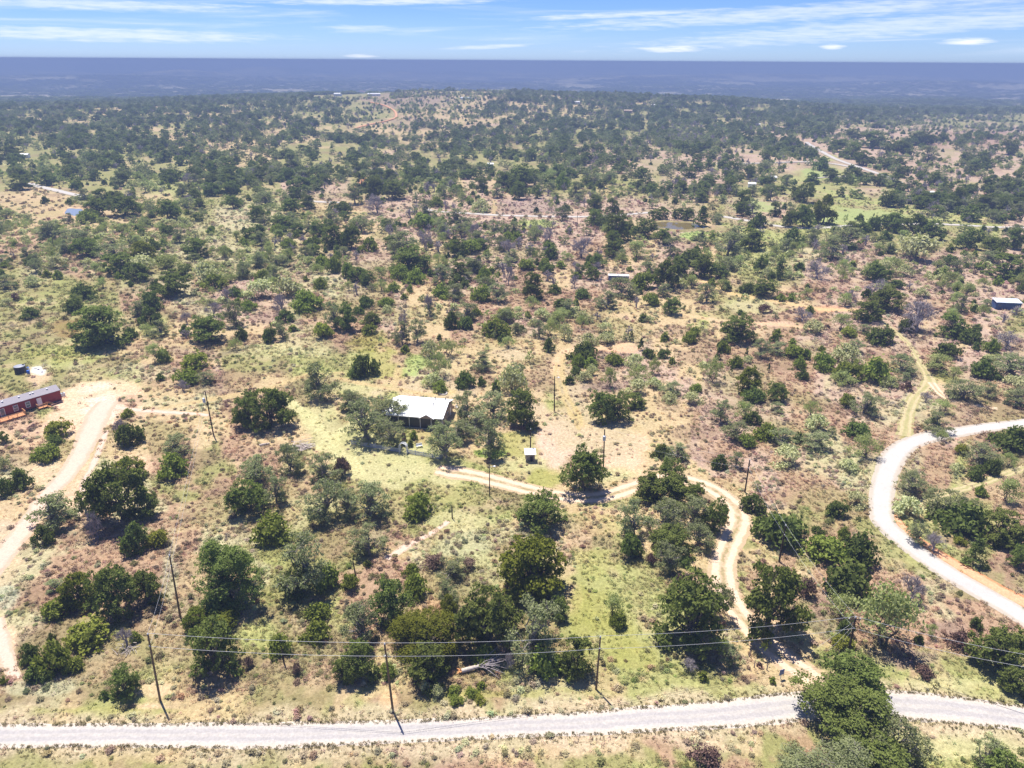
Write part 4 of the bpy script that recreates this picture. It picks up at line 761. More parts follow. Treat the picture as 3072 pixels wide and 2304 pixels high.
B(T6, (250, 380, 480, 560, 'o'), (0, 490, 90, 565, 'g'), (100, 180, 215, 300, 's'), (370, 180, 470, 230, 'b'), (450, 150, 620, 260, 'o'), (600, 240, 670, 290, 'g'), (710, 320, 850, 430, 'd'), (960, 370, 1110, 480, 'm'), (790, 420, 930, 500, 'p'), (1120, 290, 1300, 420, 'o'), (1220, 210, 1440, 350, 'o'), (1170, 150, 1320, 250, 'd'), (1380, 280, 1690, 500, 'd'),
  (1400, 400, 1500, 490, 'b'), (1655, 370, 1830, 520, 'o'), (1790, 480, 1940, 545, 'b'), (1950, 530, 2050, 620, 'g'), (2020, 480, 2212, 600, 'd'), (1930, 280, 2010, 355, 's'), (1200, 470, 1370, 550, 'b'), (1030, 470, 1130, 515, 'y'), (1120, 440, 1220, 500, 's'), (1650, 570, 1800, 640, 'b'), (1570, 650, 1770, 740, 'm'), (2000, 650, 2260, 790, 's'), (1880, 690, 2060, 760, 'b'),
  (1720, 800, 1930, 930, 's'), (1930, 820, 2040, 920, 's'), (2070, 790, 2230, 870, 'p'), (2090, 860, 2260, 970, 's'), (1570, 1010, 1760, 1145, 's'), (1610, 930, 1760, 1020, 'm'), (2020, 1100, 2260, 1250, 'b'), (1640, 1120, 1730, 1200, 'm'), (1840, 1230, 2060, 1340, 's'), (1770, 1220, 1860, 1290, 'y'), (1960, 1310, 2065, 1415, 'b'), (1840, 1350, 1960, 1445, 'b'),
  (1395, 1390, 1600, 1550, 's'), (1380, 1560, 1580, 1690, 'p'), (1600, 1510, 1890, 1690, 's'), (1900, 1480, 1980, 1555, 'g'), (2030, 1440, 2200, 1600, 'm'), (940, 1580, 1070, 1690, 'b'), (1060, 1520, 1200, 1620, 'p'), (1060, 1070, 1220, 1180, 'b'), (1090, 1150, 1300, 1320, 'm'), (1010, 1310, 1140, 1400, 'p'), (1020, 890, 1120, 980, 'g'), (1090, 880, 1280, 1030, 's'),
  (960, 740, 1130, 850, 'm'), (850, 630, 990, 740, 'g'), (980, 680, 1160, 810, 'g'), (1130, 650, 1330, 810, 'g'), (720, 650, 800, 730, 'g'), (735, 730, 815, 800, 'b'), (550, 820, 680, 940, 'o'), (360, 700, 510, 920, 'O'), (390, 850, 540, 930, 'b'), (120, 650, 270, 820, 'm'), (45, 825, 130, 880, 'g'), (0, 880, 120, 960, 'p'), (190, 930, 320, 1080, 's'), (340, 940, 460, 1060, 'm'),
  (400, 1000, 510, 1090, 'b'), (260, 1060, 440, 1200, 's'), (370, 1150, 470, 1240, 'g'), (470, 1090, 620, 1190, 'g'), (560, 1120, 740, 1250, 's'), (590, 1230, 770, 1360, 'p'), (720, 1120, 790, 1230, 'b'), (770, 1160, 960, 1240, 's'), (800, 1040, 960, 1110, 'p'), (780, 930, 900, 1040, 'm'), (560, 950, 660, 1020, 's'), (190, 1280, 290, 1380, 'b'), (305, 1265, 395, 1380, 's'),
  (0, 1240, 50, 1380, 's'), (385, 1530, 535, 1660, 'b'), (450, 1450, 520, 1520, 's'), (290, 640, 390, 720, 'g'), (400, 590, 430, 670, 'c'), (305, 690, 330, 770, 'c'), (550, 690, 570, 745, 'c'), (450, 540, 570, 660, 's'), (550, 560, 680, 640, 's'), (660, 580, 790, 650, 'g'), (560, 510, 620, 560, 'b'), (680, 530, 735, 570, 'g'), (760, 600, 830, 670, 'g'), (220, 540, 290, 600, 'b'),
  (210, 590, 260, 670, 'c'), (970, 580, 1160, 680, 'p'), (880, 580, 930, 620, 'g'), (1280, 770, 1400, 850, 'm'), (1395, 750, 1480, 810, 's'), (1430, 800, 1490, 890, 'B'), (1530, 880, 1630, 950, 'd'), (350, 345, 400, 380, 'b'), (575, 355, 625, 405, 's'), (790, 20, 960, 150, 'd'), (720, 40, 790, 95, 'b'), (510, 70, 590, 140, 'p'), (590, 30, 670, 150, 'c'), (470, 0, 560, 110, 'o'),
  (180, 50, 290, 145, 'o'), (50, 0, 200, 140, 'o'), (0, 60, 40, 220, 'o'), (1000, 80, 1080, 160, 'm'), (1060, 70, 1140, 130, 'm'), (1150, 40, 1260, 120, 'p'), (1260, 30, 1380, 110, 'p'), (1380, 50, 1500, 130, 'p'), (1350, 150, 1440, 210, 'b'), (1680, 100, 1790, 190, 'm'), (1650, 150, 1730, 220, 'm'), (1800, 170, 1900, 290, 'm'), (1690, 0, 1790, 50, 'b'), (2000, 0, 2240, 130, 'o'),
  (2170, 160, 2250, 240, 'o'), (1890, 440, 1940, 480, 'b'), (2050, 370, 2115, 430, 'd'), (490, 320, 580, 365, 'B'), (1580, 690, 1700, 740, 'B'), (940, 1100, 1000, 1190, 's'), (1740, 1340, 1830, 1400, 'p'), (2060, 1270, 2180, 1370, 'm'), (1290, 780, 1390, 850, 'p'), (700, 240, 770, 275, 'p'), (0, 300, 20, 380, 'o'), (910, 440, 960, 480, 'B'), (930, 250, 970, 280, 's'), (1500, 220, 1600, 260, 'p'))
S4 = 700 / 2212
def B4(*rows):
    for q in rows: BOX.append((1700 + q[0] * S4, 1300 + q[1] * S4, 1700 + q[2] * S4, 1300 + q[3] * S4, q[4]))
B4((690, 350, 880, 620, 'o'), (870, 250, 1140, 520, 'o'), (700, 440, 1150, 640, 'o'), (500, 580, 800, 1080, 's'), (760, 620, 1120, 960, 's'), (1060, 600, 1370, 900, 's'), (1280, 590, 1540, 960, 'o'), (790, 860, 1170, 1180, 'o'), (500, 900, 720, 1230, 'b'), (850, 1020, 1120, 1320, 's'), (1130, 860, 1400, 1130, 's'), (1060, 1160, 1180, 1260, 'b'), (1130, 470, 1320, 640, 'o'), (740, 1130, 850, 1250, 'B'))
B(T2, (850, 1150, 950, 1240, 'o'), (960, 1195, 1060, 1280, 's'), (1100, 1180, 1210, 1290, 'o'), (1235, 1200, 1300, 1285, 'o'), (1590, 1265, 1690, 1365, 'o'), (1710, 1285, 1800, 1380, 'o'), (1460, 1180, 1580, 1290, 's'), (20, 1190, 150, 1320, 's'), (150, 1150, 290, 1290, 'o'), (250, 1180, 410, 1290, 'o'), (660, 1350, 850, 1470, 's'), (460, 1380, 600, 1480, 'g'), (0, 1460, 130, 1610, 'o'), (40, 1400, 210, 1500, 's'),
  (270, 1450, 350, 1560, 'd'), (300, 1500, 520, 1670, 's'), (490, 1480, 600, 1620, 'd'), (570, 1280, 660, 1340, 'g'), (480, 1290, 590, 1400, 's'), (140, 1280, 320, 1360, 'd'), (410, 1350, 480, 1410, 'd'), (800, 1440, 920, 1560, 'd'), (820, 1490, 920, 1570, 's'), (940, 1430, 1040, 1540, 's'), (710, 1530, 755, 1575, 'b'), (770, 1550, 910, 1640, 'g'), (120, 1550, 230, 1630, 'g'), (660, 1560, 750, 1610, 'g'),
  (1010, 1550, 1160, 1659, 'd'), (1200, 1480, 1300, 1570, 's'), (1300, 1560, 1390, 1620, 'b'), (1300, 1470, 1400, 1560, 'd'), (1460, 1530, 1650, 1670, 'd'), (1700, 1380, 1870, 1560, 'o'), (1870, 1420, 2030, 1540, 'o'), (1720, 1500, 1820, 1600, 'o'), (1840, 1560, 1990, 1670, 'm'), (2080, 1540, 2200, 1659, 's'), (1330, 1290, 1400, 1375, 'm'), (1245, 1340, 1280, 1380, 'b'), (1420, 1330, 1490, 1360, 'b'), (1980, 1290, 2050, 1350, 's'),
  (580, 1130, 650, 1180, 'b'), (130, 1020, 280, 1160, 's'), (70, 1120, 180, 1240, 'o'), (840, 1290, 970, 1370, 'p'), (700, 1200, 780, 1250, 'g'), (1000, 1120, 1110, 1230, 'o'), (1060, 1090, 1280, 1200, 'o'), (1300, 1090, 1400, 1160, 'm'), (1390, 1120, 1480, 1230, 'g'), (1180, 580, 1200, 590, '-'), (900, 1350, 960, 1370, 'p'), (1040, 1500, 1130, 1560, 'g'), (1480, 1260, 1570, 1305, 's'), (430, 1210, 465, 1250, 'b'))
B(T3, (560, 1310, 640, 1400, 'o'), (650, 1370, 760, 1470, 'o'), (720, 1330, 850, 1470, 'o'), (850, 1270, 1000, 1450, 'O'), (1035, 1385, 1075, 1445, 'm'), (425, 1380, 540, 1470, 'b'), (1120, 1390, 1190, 1430, 'b'), (1195, 1400, 1290, 1490, 'b'), (1290, 1380, 1450, 1500, 'o'), (1430, 1390, 1580, 1530, 'o'), (1560, 1430, 1700, 1550, 'o'), (660, 1480, 790, 1590, 'b'), (770, 1480, 900, 1590, 's'), (960, 1500, 1180, 1580, 's'),
  (1200, 1510, 1270, 1565, 's'), (1275, 1500, 1360, 1560, 'b'), (870, 1570, 1090, 1659, 's'), (1065, 1570, 1130, 1620, 'b'), (1400, 1560, 1660, 1650, 'p'), (1780, 1480, 1930, 1610, 'o'), (1940, 1540, 2100, 1640, 'o'), (2100, 1480, 2212, 1610, 'o'), (200, 1500, 400, 1659, 's'), (380, 1490, 540, 1620, 'o'), (0, 1350, 80, 1430, 'o'), (80, 1370, 180, 1440, 'c'), (180, 1380, 260, 1450, 's'), (340, 1230, 440, 1360, 'o'), (410, 1290, 500, 1380, 's'),
  (530, 1200, 620, 1300, 's'), (690, 1210, 760, 1290, 'o'), (730, 1190, 860, 1310, 'o'), (900, 1100, 1020, 1160, 'o'), (1110, 1100, 1165, 1145, 'o'), (1155, 1115, 1205, 1145, 'o'), (1205, 1120, 1245, 1160, 'o'), (1265, 1120, 1335, 1170, 'o'), (1110, 980, 1245, 1070, 'o'), (1050, 930, 1160, 1030, 'o'), (780, 960, 885, 1020, 'b'), (945, 910, 1070, 975, 'o'), (1150, 860, 1310, 950, 'o'), (1325, 920, 1470, 1000, 'o'),
  (1380, 1080, 1470, 1150, 'o'), (1490, 860, 1620, 930, 'o'), (1645, 860, 1720, 920, 'o'), (1770, 870, 1850, 920, 'o'), (1900, 860, 1965, 905, 'o'), (1800, 990, 1880, 1050, 'o'), (2060, 910, 2180, 1000, 'o'), (1530, 950, 1660, 1060, 's'), (290, 900, 360, 950, 'o'), (1060, 840, 1160, 900, 'o'), (830, 1030, 960, 1090, 'b'), (1060, 1070, 1130, 1110, 'b'), (1850, 895, 1895, 920, 'b'), (1190, 1500, 1210, 1550, '-'))
B(T1, (210, 1440, 420, 1560, 's'), (460, 1560, 640, 1650, 'o'), (1190, 1550, 1350, 1670, 'o'), (1030, 1460, 1130, 1520, 'b'), (700, 1280, 900, 1390, 'o'), (540, 1290, 720, 1400, 'o'), (500, 1370, 620, 1440, 'g'), (1000, 1300, 1160, 1420, 'o'), (240, 1120, 350, 1200, 'o'), (60, 1140, 210, 1220, 'o'), (410, 1030, 530, 1110, 'o'), (2080, 1460, 2250, 1600, 'o'), (1870, 1160, 2020, 1230, 'o'), (1640, 1080, 1750, 1170, 'o'),
  (1420, 1020, 1520, 1100, 'o'), (1430, 1090, 1510, 1150, 'b'), (1520, 1100, 1570, 1150, 'b'), (1160, 1120, 1270, 1190, 'd'), (1080, 1140, 1140, 1190, 'b'), (450, 1180, 510, 1230, 'b'), (265, 1270, 315, 1320, 'b'), (1750, 1460, 1830, 1500, 'g'), (1820, 1550, 1910, 1600, 'g'), (2160, 1580, 2212, 1650, 'b'), (1560, 1470, 1610, 1510, 'b'), (960, 1570, 1040, 1610, 'b'), (1820, 1290, 1950, 1390, 'o'), (1250, 1290, 1330, 1360, 'o'),
  (1170, 1260, 1260, 1320, 'd'), (0, 960, 140, 1020, 'o'), (1450, 1270, 1560, 1350, 'o'), (640, 1600, 820, 1660, 's'), (820, 1600, 1000, 1660, 'O'), (2090, 1370, 2212, 1450, 's'), (1640, 1250, 1790, 1330, 's'))
BOX = [b for b in BOX if b[4] != '-']
PLANTS = []      # x, y, z, W, H, kind, px, py, pixel size
BA = np.array([b[:4] for b in BOX]); BK = [b[4] for b in BOX]
cx, cy, wp, hp = (BA[:, 0] + BA[:, 2]) / 2, (BA[:, 1] + BA[:, 3]) / 2, BA[:, 2] - BA[:, 0], BA[:, 3] - BA[:, 1]
lims = np.array([{'o': (.62, 1.25), 's': (.6, 1.25), 'O': (.65, 1.2), 'd': (.7, 1.6), 'm': (.6, 1.3), 'c': (1.3, 2.6)}.get(k, (.62, 1.1)) for k in BK])
H = np.full(len(BA), 2.0)
for it in range(5):
    p = at(cx, cy, H / 2); d = p - [0, 0, CAMH]; dep = np.arctan2(-d[:, 2], np.hypot(d[:, 0], d[:, 1]))
    zz = project(p)[2]; W = wp * zz / FPX; b = hp / 2 * zz / FPX
    H = 2 * np.sqrt(np.maximum((b * b - (W / 2 * np.sin(dep)) ** 2) / np.cos(dep) ** 2, 1e-4))
    H = np.minimum(np.maximum(H, lims[:, 0] * W), lims[:, 1] * W)
for i_ in range(len(BA)):
    PLANTS.append([p[i_, 0], p[i_, 1], W[i_] * 1.02, H[i_] * 1.03, BK[i_], cx[i_], cy[i_], wp[i_]])
NHAND = len(PLANTS)

# where the smaller plants stand between them: rows of the photograph, 32 cells each
# kinds: 0 open, 1 sparse, 2 open wood, 3 thick wood, 4 mixed scrub, 5 pale brush, 6 bare grey trees
DENS = [
 (252, [3, 3, 3, 3, 3, 3, 3, 3, 2, 2, 2, 2, 2, 2, 2, 2, 3, 3, 3, 3, 3, 3, 3, 3, 3, 3, 3, 3, 3, 3, 3, 3]),
 (280, [3, 2, 3, 2, 3, 3, 2, 3, 2, 2, 1, 1, 1, 1, 1, 1, 3, 2, 3, 3, 2, 3, 3, 3, 3, 3, 3, 3, 3, 3, 3, 3]),
 (306, [3, 2, 3, 2, 3, 2, 3, 3, 2, 2, 1, 1, 1, 1, 1, 2, 2, 3, 3, 3, 3, 3, 3, 3, 3, 3, 3, 3, 3, 3, 3, 3]),
 (332, [2, 3, 3, 2, 3, 2, 3, 2, 2, 2, 2, 1, 1, 1, 1, 4, 3, 3, 3, 3, 3, 3, 3, 3, 3, 3, 3, 3, 3, 3, 3, 3]),
 (360, [3, 2, 3, 3, 2, 3, 2, 2, 2, 1, 2, 1, 1, 1, 1, 1, 2, 3, 3, 3, 3, 3, 3, 2, 2, 4, 2, 4, 4, 1, 1, 1]),
 (392, [3, 3, 3, 3, 3, 2, 3, 3, 2, 4, 1, 1, 1, 2, 2, 3, 3, 3, 3, 3, 3, 6, 4, 4, 4, 4, 1, 1, 1, 1, 1, 1]),
 (428, [2, 3, 3, 3, 3, 2, 3, 3, 3, 2, 2, 2, 3, 3, 3, 3, 3, 3, 3, 3, 3, 6, 6, 4, 4, 1, 1, 1, 2, 1, 2, 1]),
 (464, [2, 4, 4, 4, 4, 3, 3, 3, 3, 2, 2, 4, 2, 2, 3, 2, 3, 3, 3, 3, 3, 4, 4, 1, 4, 1, 2, 2, 1, 1, 2, 1]),
 (500, [4, 5, 4, 4, 4, 4, 4, 4, 2, 2, 2, 2, 2, 2, 4, 3, 2, 3, 3, 3, 2, 2, 2, 3, 1, 4, 1, 4, 1, 1, 4, 1]),
 (540, [4, 4, 4, 4, 5, 4, 4, 2, 4, 4, 2, 4, 4, 4, 4, 4, 2, 3, 3, 3, 3, 3, 3, 2, 1, 1, 4, 2, 2, 4, 1, 4]),
 (580, [0, 2, 4, 4, 2, 4, 4, 2, 4, 4, 2, 4, 1, 4, 1, 1, 4, 2, 4, 1, 2, 4, 3, 3, 3, 2, 2, 2, 3, 2, 4, 4]),
 (620, [0, 0, 5, 4, 5, 5, 4, 2, 5, 2, 2, 2, 1, 1, 1, 0, 0, 1, 1, 0, 4, 4, 2, 4, 1, 0, 0, 2, 2, 3, 2, 3]),
 (660, [5, 5, 5, 5, 5, 5, 2, 2, 5, 5, 2, 4, 1, 4, 1, 1, 1, 6, 4, 1, 4, 0, 2, 4, 1, 0, 0, 4, 2, 2, 3, 3]),
 (700, [5, 5, 5, 5, 5, 5, 5, 4, 4, 4, 4, 4, 4, 6, 6, 4, 4, 6, 6, 4, 5, 4, 5, 1, 0, 4, 4, 1, 0, 1, 4, 1]),
 (750, [4, 5, 2, 5, 5, 5, 5, 5, 1, 4, 1, 4, 4, 6, 4, 4, 6, 6, 4, 4, 4, 4, 5, 5, 5, 4, 1, 4, 5, 1, 1, 1]),
 (800, [1, 5, 5, 5, 5, 4, 5, 5, 5, 5, 1, 1, 1, 4, 4, 4, 4, 4, 4, 1, 1, 4, 5, 5, 5, 1, 1, 5, 5, 5, 5, 1]),
 (850, [1, 1, 0, 1, 4, 4, 5, 5, 5, 5, 1, 4, 1, 1, 4, 4, 1, 1, 1, 1, 4, 5, 1, 0, 1, 1, 1, 4, 1, 5, 1, 5]),
 (900, [1, 0, 1, 0, 1, 1, 5, 1, 1, 5, 1, 1, 1, 1, 5, 5, 1, 1, 1, 1, 1, 1, 0, 1, 1, 1, 1, 1, 1, 1, 1, 4]),
 (960, [1, 0, 0, 1, 1, 0, 1, 1, 1, 0, 1, 4, 1, 1, 5, 5, 5, 5, 1, 1, 1, 0, 1, 0, 0, 1, 0, 1, 1, 4, 1, 1]),
 (1020, [0, 0, 1, 0, 0, 1, 1, 1, 1, 1, 0, 1, 1, 1, 1, 1, 1, 0, 1, 1, 1, 1, 1, 0, 1, 4, 1, 1, 1, 0, 1, 1]),
 (1090, [0, 0, 0, 0, 0, 0, 0, 0, 0, 1, 0, 0, 0, 0, 0, 0, 0, 0, 0, 0, 0, 1, 1, 1, 1, 1, 1, 0, 1, 1, 1, 1]),
 (1170, [0, 0, 0, 0, 0, 0, 0, 0, 0, 0, 0, 0, 0, 0, 0, 0, 0, 0, 0, 0, 0, 0, 0, 0, 1, 1, 1, 1, 0, 1, 1, 1]),
 (1260, [0, 0, 0, 0, 0, 0, 0, 0, 0, 0, 0, 0, 0, 0, 0, 0, 0, 0, 0, 0, 0, 0, 0, 0, 0, 0, 0, 0, 0, 0, 0, 0]),
]
DY = np.array([d[0] for d in DENS], float)
MIX = {'D': (1 / 64, ['o', 'o', 'o', 's', 's', 's', 's', 's', 'g', 'b', 'd', 'm', 'p', 'd']),
       'd': (1 / 92, ['o', 'o', 's', 's', 's', 'g', 'b', 'p', 'm', 'd']),
       'm': (1 / 40, ['o', 'o', 's', 's', 'g', 'g', 'g', 'b', 'b', 'p', 'p', 'd', 'm', 'm']),
       'x': (1 / 110, ['b', 'b', 's', 'g', 'g', 'p', 'm', 'm', 'd', 'p']),
       'p': (1 / 9, ['p', 'p', 'p', 'p', 'p', 'p', 'p', 'p', 'm', 'm', 'g', 's']),
       'w': (1 / 42, ['d', 'd', 'd', 's', 's', 'p', 'g', 'm']),
       '.': (0, ['b'])}
SIZE = {'o': (5.5, 11, .8), 's': (4.5, 9.5, .85), 'O': (6, 10, .8), 'g': (2.5, 5, .85), 'b': (2, 4.5, .9), 'p': (2.2, 5, .6), 'd': (4, 7.5, .9), 'm': (4, 7.5, .8), 'c': (1.5, 2.4, 2), 'y': (2, 4, .7), 'B': (2, 4, .6)}
def near_road(x, y, marg):
    m = np.zeros(len(x), bool)
    for xy, hw in ROADPTS:
        lo = xy.min(0) - 12 - marg; hi = xy.max(0) + 12 + marg
        c = np.where((x > lo[0]) & (x < hi[0]) & (y > lo[1]) & (y < hi[1]))[0]
        for s in range(0, len(c), 4000):
            cc = c[s:s + 4000]; d = np.hypot(x[cc, None] - xy[None, :, 0], y[cc, None] - xy[None, :, 1]) - hw[None, :]
            m[cc] |= (d.min(1) < marg)
    return m
rg = np.random.default_rng(11)
n = 190000
rr = np.sqrt(rg.uniform(150 ** 2, 1900 ** 2, n)); aa = rg.uniform(R(-50), R(50), n)
dens_full = n / ((1900 ** 2 - 150 ** 2) / 2 * R(100))
x = rr * np.sin(aa); y = rr * np.cos(aa); px, py = gridpos(x, y)
jx = px + (fbm(x / 40, y / 40, 12, 3) - .5) * 120; jy = py + (fbm(x / 40 + 7, y / 40, 13, 3) - .5) * 60
row = np.clip(np.searchsorted((DY[1:] + DY[:-1]) / 2, jy), 0, len(DENS) - 1); colm = np.clip((jx / 96).astype(int), 0, 31)
chars = np.array(['.', 'x', 'd', 'D', 'm', 'p', 'w'])[np.array([d[1] for d in DENS])[row, colm]]
clump = fbm(x / 28, y / 28, 15, 3)
prob = np.array([MIX[c][0] for c in chars]) / dens_full * np.clip((clump - 0.3) * 4.5, 0.15, 2.0)
keep = (rg.uniform(size=n) < prob) & (py < 1150) & (px > -1500) & (px < 4600) & ~near_road(x, y, 2.2) & ~((rr > 330) & near_road(x, y, 6.5))
idx = np.where(keep)[0]
HB = np.array([[p[0], p[1], p[2] / 2] for p in PLANTS])
cand = []
for q in idx:
    ks = MIX[chars[q]][1]; k = ks[rg.integers(len(ks))]; lo, hi, ar = SIZE[k]; s = rg.uniform(lo, hi) * (0.85 if rr[q] < 500 else 1.0); 
    cand.append((x[q], y[q], s, s * ar * rg.uniform(.8, 1.2), k, px[q], py[q]))
C_ = np.array([[c[0], c[1], c[2] / 2] for c in cand])
ok = np.ones(len(cand), bool)
near_i = np.where(np.hypot(C_[:, 0], C_[:, 1]) < 900)[0]
for s in range(0, len(near_i), 2000):
    cc = near_i[s:s + 2000]; d = np.hypot(C_[cc, 0][:, None] - HB[None, :, 0], C_[cc, 1][:, None] - HB[None, :, 1]) - (HB[None, :, 2] + C_[cc, 2][:, None]) * 0.85
    ok[cc] = d.min(1) > 0
# keep clear of the buildings, lawns and ponds
CLEAR = [(1290, 1230, 110, 60), (2030, 690, 100, 30), (2540, 648, 160, 26), (2270, 622, 80, 22), (2455, 520, 85, 22), (226, 640, 60, 25), (60, 1110, 80, 40), (3015, 905, 60, 30), (1855, 838, 60, 20),
         (1050, 282, 120, 14), (30, 470, 90, 14), (1460, 655, 40, 20)]
for i_, c in enumerate(cand):
    if ok[i_] and any(abs(c[5] - a) < w_ and abs(c[6] - b) < h_ for a, b, w_, h_ in CLEAR): ok[i_] = False
cand = [c for c, o_ in zip(cand, ok) if o_]
KN = {'o': 'oak_tree', 's': 'grey_oak_tree', 'O': 'olive_green_tree', 'b': 'evergreen_bush', 'g': 'green_bush', 'm': 'mesquite_tree', 'p': 'pale_bush', 'd': 'bare_tree', 'c': 'juniper_tree', 'y': 'yellow_green_bush', 'B': 'brown_bush'}
cand = [[c[0], c[1], c[2], c[3], c[4], c[5], c[6], c[2] * FPX / (0.9145 * c[1] + 32)] for c in cand]
cand.sort(key=lambda c: -c[7])
cnt = {}
for p in PLANTS: cnt[p[4]] = cnt.get(p[4], 0) + 1
MASS = []
for c in cand:
    if c[7] > 30 and -50 < c[5] < 3120 and cnt.get(c[4], 0) < 240: cnt[c[4]] = cnt.get(c[4], 0) + 1; PLANTS.append(c)
    else: MASS.append(c)

# labels: what the plant looks like and where it stands among the landmarks
LM = [("the white-roofed house", 1270, 1235), ("the dark red mobile home", 80, 1225), ("the black water tank", 63, 1115), ("the white garden arch", 1210, 1342), ("the small open pump shelter", 1587, 1375),
      ("the weathered lumber pile", 905, 1338), ("the blue shed", 3015, 912), ("the muddy pond", 2032, 681), ("the small blue pond", 226, 640), ("the fallen trunk", 1425, 2012),
      ("the guyed corner pole", 2546, 1956), ("the transformer pole by the bare lot", 1810, 1405), ("the lone pole on the driveway edge", 1469, 1490), ("the pole behind the bare lot", 1663, 1235),
      ("the pole near the driveway bend", 2235, 1478), ("the pole above the driveway mouth", 2338, 1686), ("the roadside pole at the wire end", 481, 2102), ("the roadside pole on the bare patch", 1179, 2133),
      ("the roadside pole by the grass strip", 1788, 2068), ("the pole on the weedy strip", 541, 1855), ("the transformer pole near the mobile home", 641, 1306), ("the blue roadside sign", 2338, 2029),
      ("the white camper roof", 1855, 838), ("the bend of the white gravel road", 2640, 1430), ("the grass track junction", 2790, 1160), ("the large bright lawn", 2560, 650), ("the upper small lawn", 2455, 516),
      ("the straight far road", 2560, 500), ("the mauve field", 1600, 620), ("the far left road", 210, 565), ("the sandy turnout", 1830, 1035), ("the lower pink track", 60, 1640), ("the stub of dirt track near the road", 40, 1990),
      ("the mouth of the driveway", 2420, 2060), ("the white stone ring", 1330, 1180), ("the hilltop farm", 1060, 285), ("the orange shoulder of the gravel road", 2850, 1730), ("the short tan path", 1220, 1640),
      ("the top of the yellow grass track", 2640, 965), ("the hillside clearing", 1280, 330), ("the ochre flat by the blue pond", 90, 620), ("the short visible road stretch", 980, 610), ("the small white distant barn", 1735, 308), ("the brown field on the far side", 2900, 400), ("the pink dirt yard", 300, 1200)]
LMX = np.array([[l[1], l[2]] for l in LM], float)
DESC = {'o': 'dark green live oak', 's': 'grey-green oak', 'O': 'rounded olive-green tree', 'b': 'dark evergreen bush', 'g': 'bright green bush', 'm': 'feathery pale mesquite', 'p': 'pale sage-green bush', 'd': 'bare grey tree', 'c': 'narrow juniper', 'y': 'yellow-green bush', 'B': 'dry brown bush'}
CAT = {'o': 'tree', 's': 'tree', 'O': 'tree', 'b': 'bush', 'g': 'bush', 'm': 'tree', 'p': 'bush', 'd': 'bare tree', 'c': 'tree', 'y': 'bush', 'B': 'bush'}
GRP = {'o': 'dark live oaks in the scrub', 's': 'grey-green oaks in the scrub', 'O': 'rounded olive-green trees', 'b': 'dark evergreen bushes', 'g': 'bright green bushes', 'm': 'pale mesquites', 'p': 'pale sage-green bushes', 'd': 'bare grey trees', 'c': 'narrow junipers', 'y': 'yellow-green bushes', 'B': 'dry brown bushes'}
ORD = ['', 'second ', 'third ', 'fourth ', 'fifth ', 'sixth ', 'seventh ', 'eighth ', 'ninth ', 'tenth ', 'eleventh ', 'twelfth ', 'thirteenth ', 'fourteenth ', 'fifteenth ', 'sixteenth ', 'seventeenth ', 'eighteenth ', 'nineteenth ', 'twentieth ']
buckets = {}
for i_, p in enumerate(PLANTS):
    dv = (np.array([p[5], p[6]]) - LMX) * np.array([1, 1.6]); dd = np.hypot(dv[:, 0], dv[:, 1]); a = int(dd.argmin())
    ux, uy = dv[a]; dirn = ('right of' if ux > 0 else 'left of') if abs(ux) > abs(uy) else ('in front of' if uy > 0 else 'behind')
    W = p[2]; sz = ''
    if p[4] in 'osOmd': sz = 'broad ' if W > 12 else ('small ' if W < 5 else '')
    else: sz = 'large ' if W > 5.5 else ('small ' if W < 2.5 else '')
    buckets.setdefault((p[4], sz, dirn, a), []).append((dd[a], i_))
LAB = {}
for (k, sz, dirn, a), lst in buckets.items():
    lst.sort()
    for n_, (dist, i_) in enumerate(lst):
        rk = f", {ORD[n_]}nearest" if len(lst) > 1 and n_ < len(ORD) else (", far out among many" if n_ >= len(ORD) else '')
        LAB[i_] = f"{sz}{DESC[k]} {dirn} {LM[a][0]}{rk}"
NOTE = {}
rp = random.Random(5)
def plant(p, i_):
    X_, Y_, W, H, k, cx, cy, ps = p; z = float(PZ[i_]); rz = rp.uniform(0, 6.28); nm = KN[k]
    asp = rp.uniform(0.94, 1.06)
    loc = (X_, Y_, z - 0.02); scl = (W * asp, W / asp, H)
    if k == 'd':
        o = link(nm, BARE[rp.randrange(4)] if ps > 40 else FARBARE[rp.randrange(2)], None, loc, (0, 0, rz), (W * 1.05, W * 1.05, H))
    elif ps > 34:
        v = rp.randrange(len(LEAF[k])); o = empty(nm, loc, rz); o.scale = scl
        hm_ = HERO[k][v % 2] if k in 'osO' and ps > 190 else (LEAF[k][v], WOOD[k][v])
        link('crown', hm_[0], o); link('trunk', hm_[1], o)
    else:
        o = link(nm, FAR[k][rp.randrange(3)], None, loc, (0, 0, rz), scl)
    tag(o, LAB[i_], CAT[k], GRP[k])
PZ = terrain(np.array([q[0] for q in PLANTS]), np.array([q[1] for q in PLANTS]))
for i_, p in enumerate(PLANTS): plant(p, i_)
print('plants', NHAND, len(PLANTS), 'mass', len(MASS), {k: v for k, v in cnt.items()})

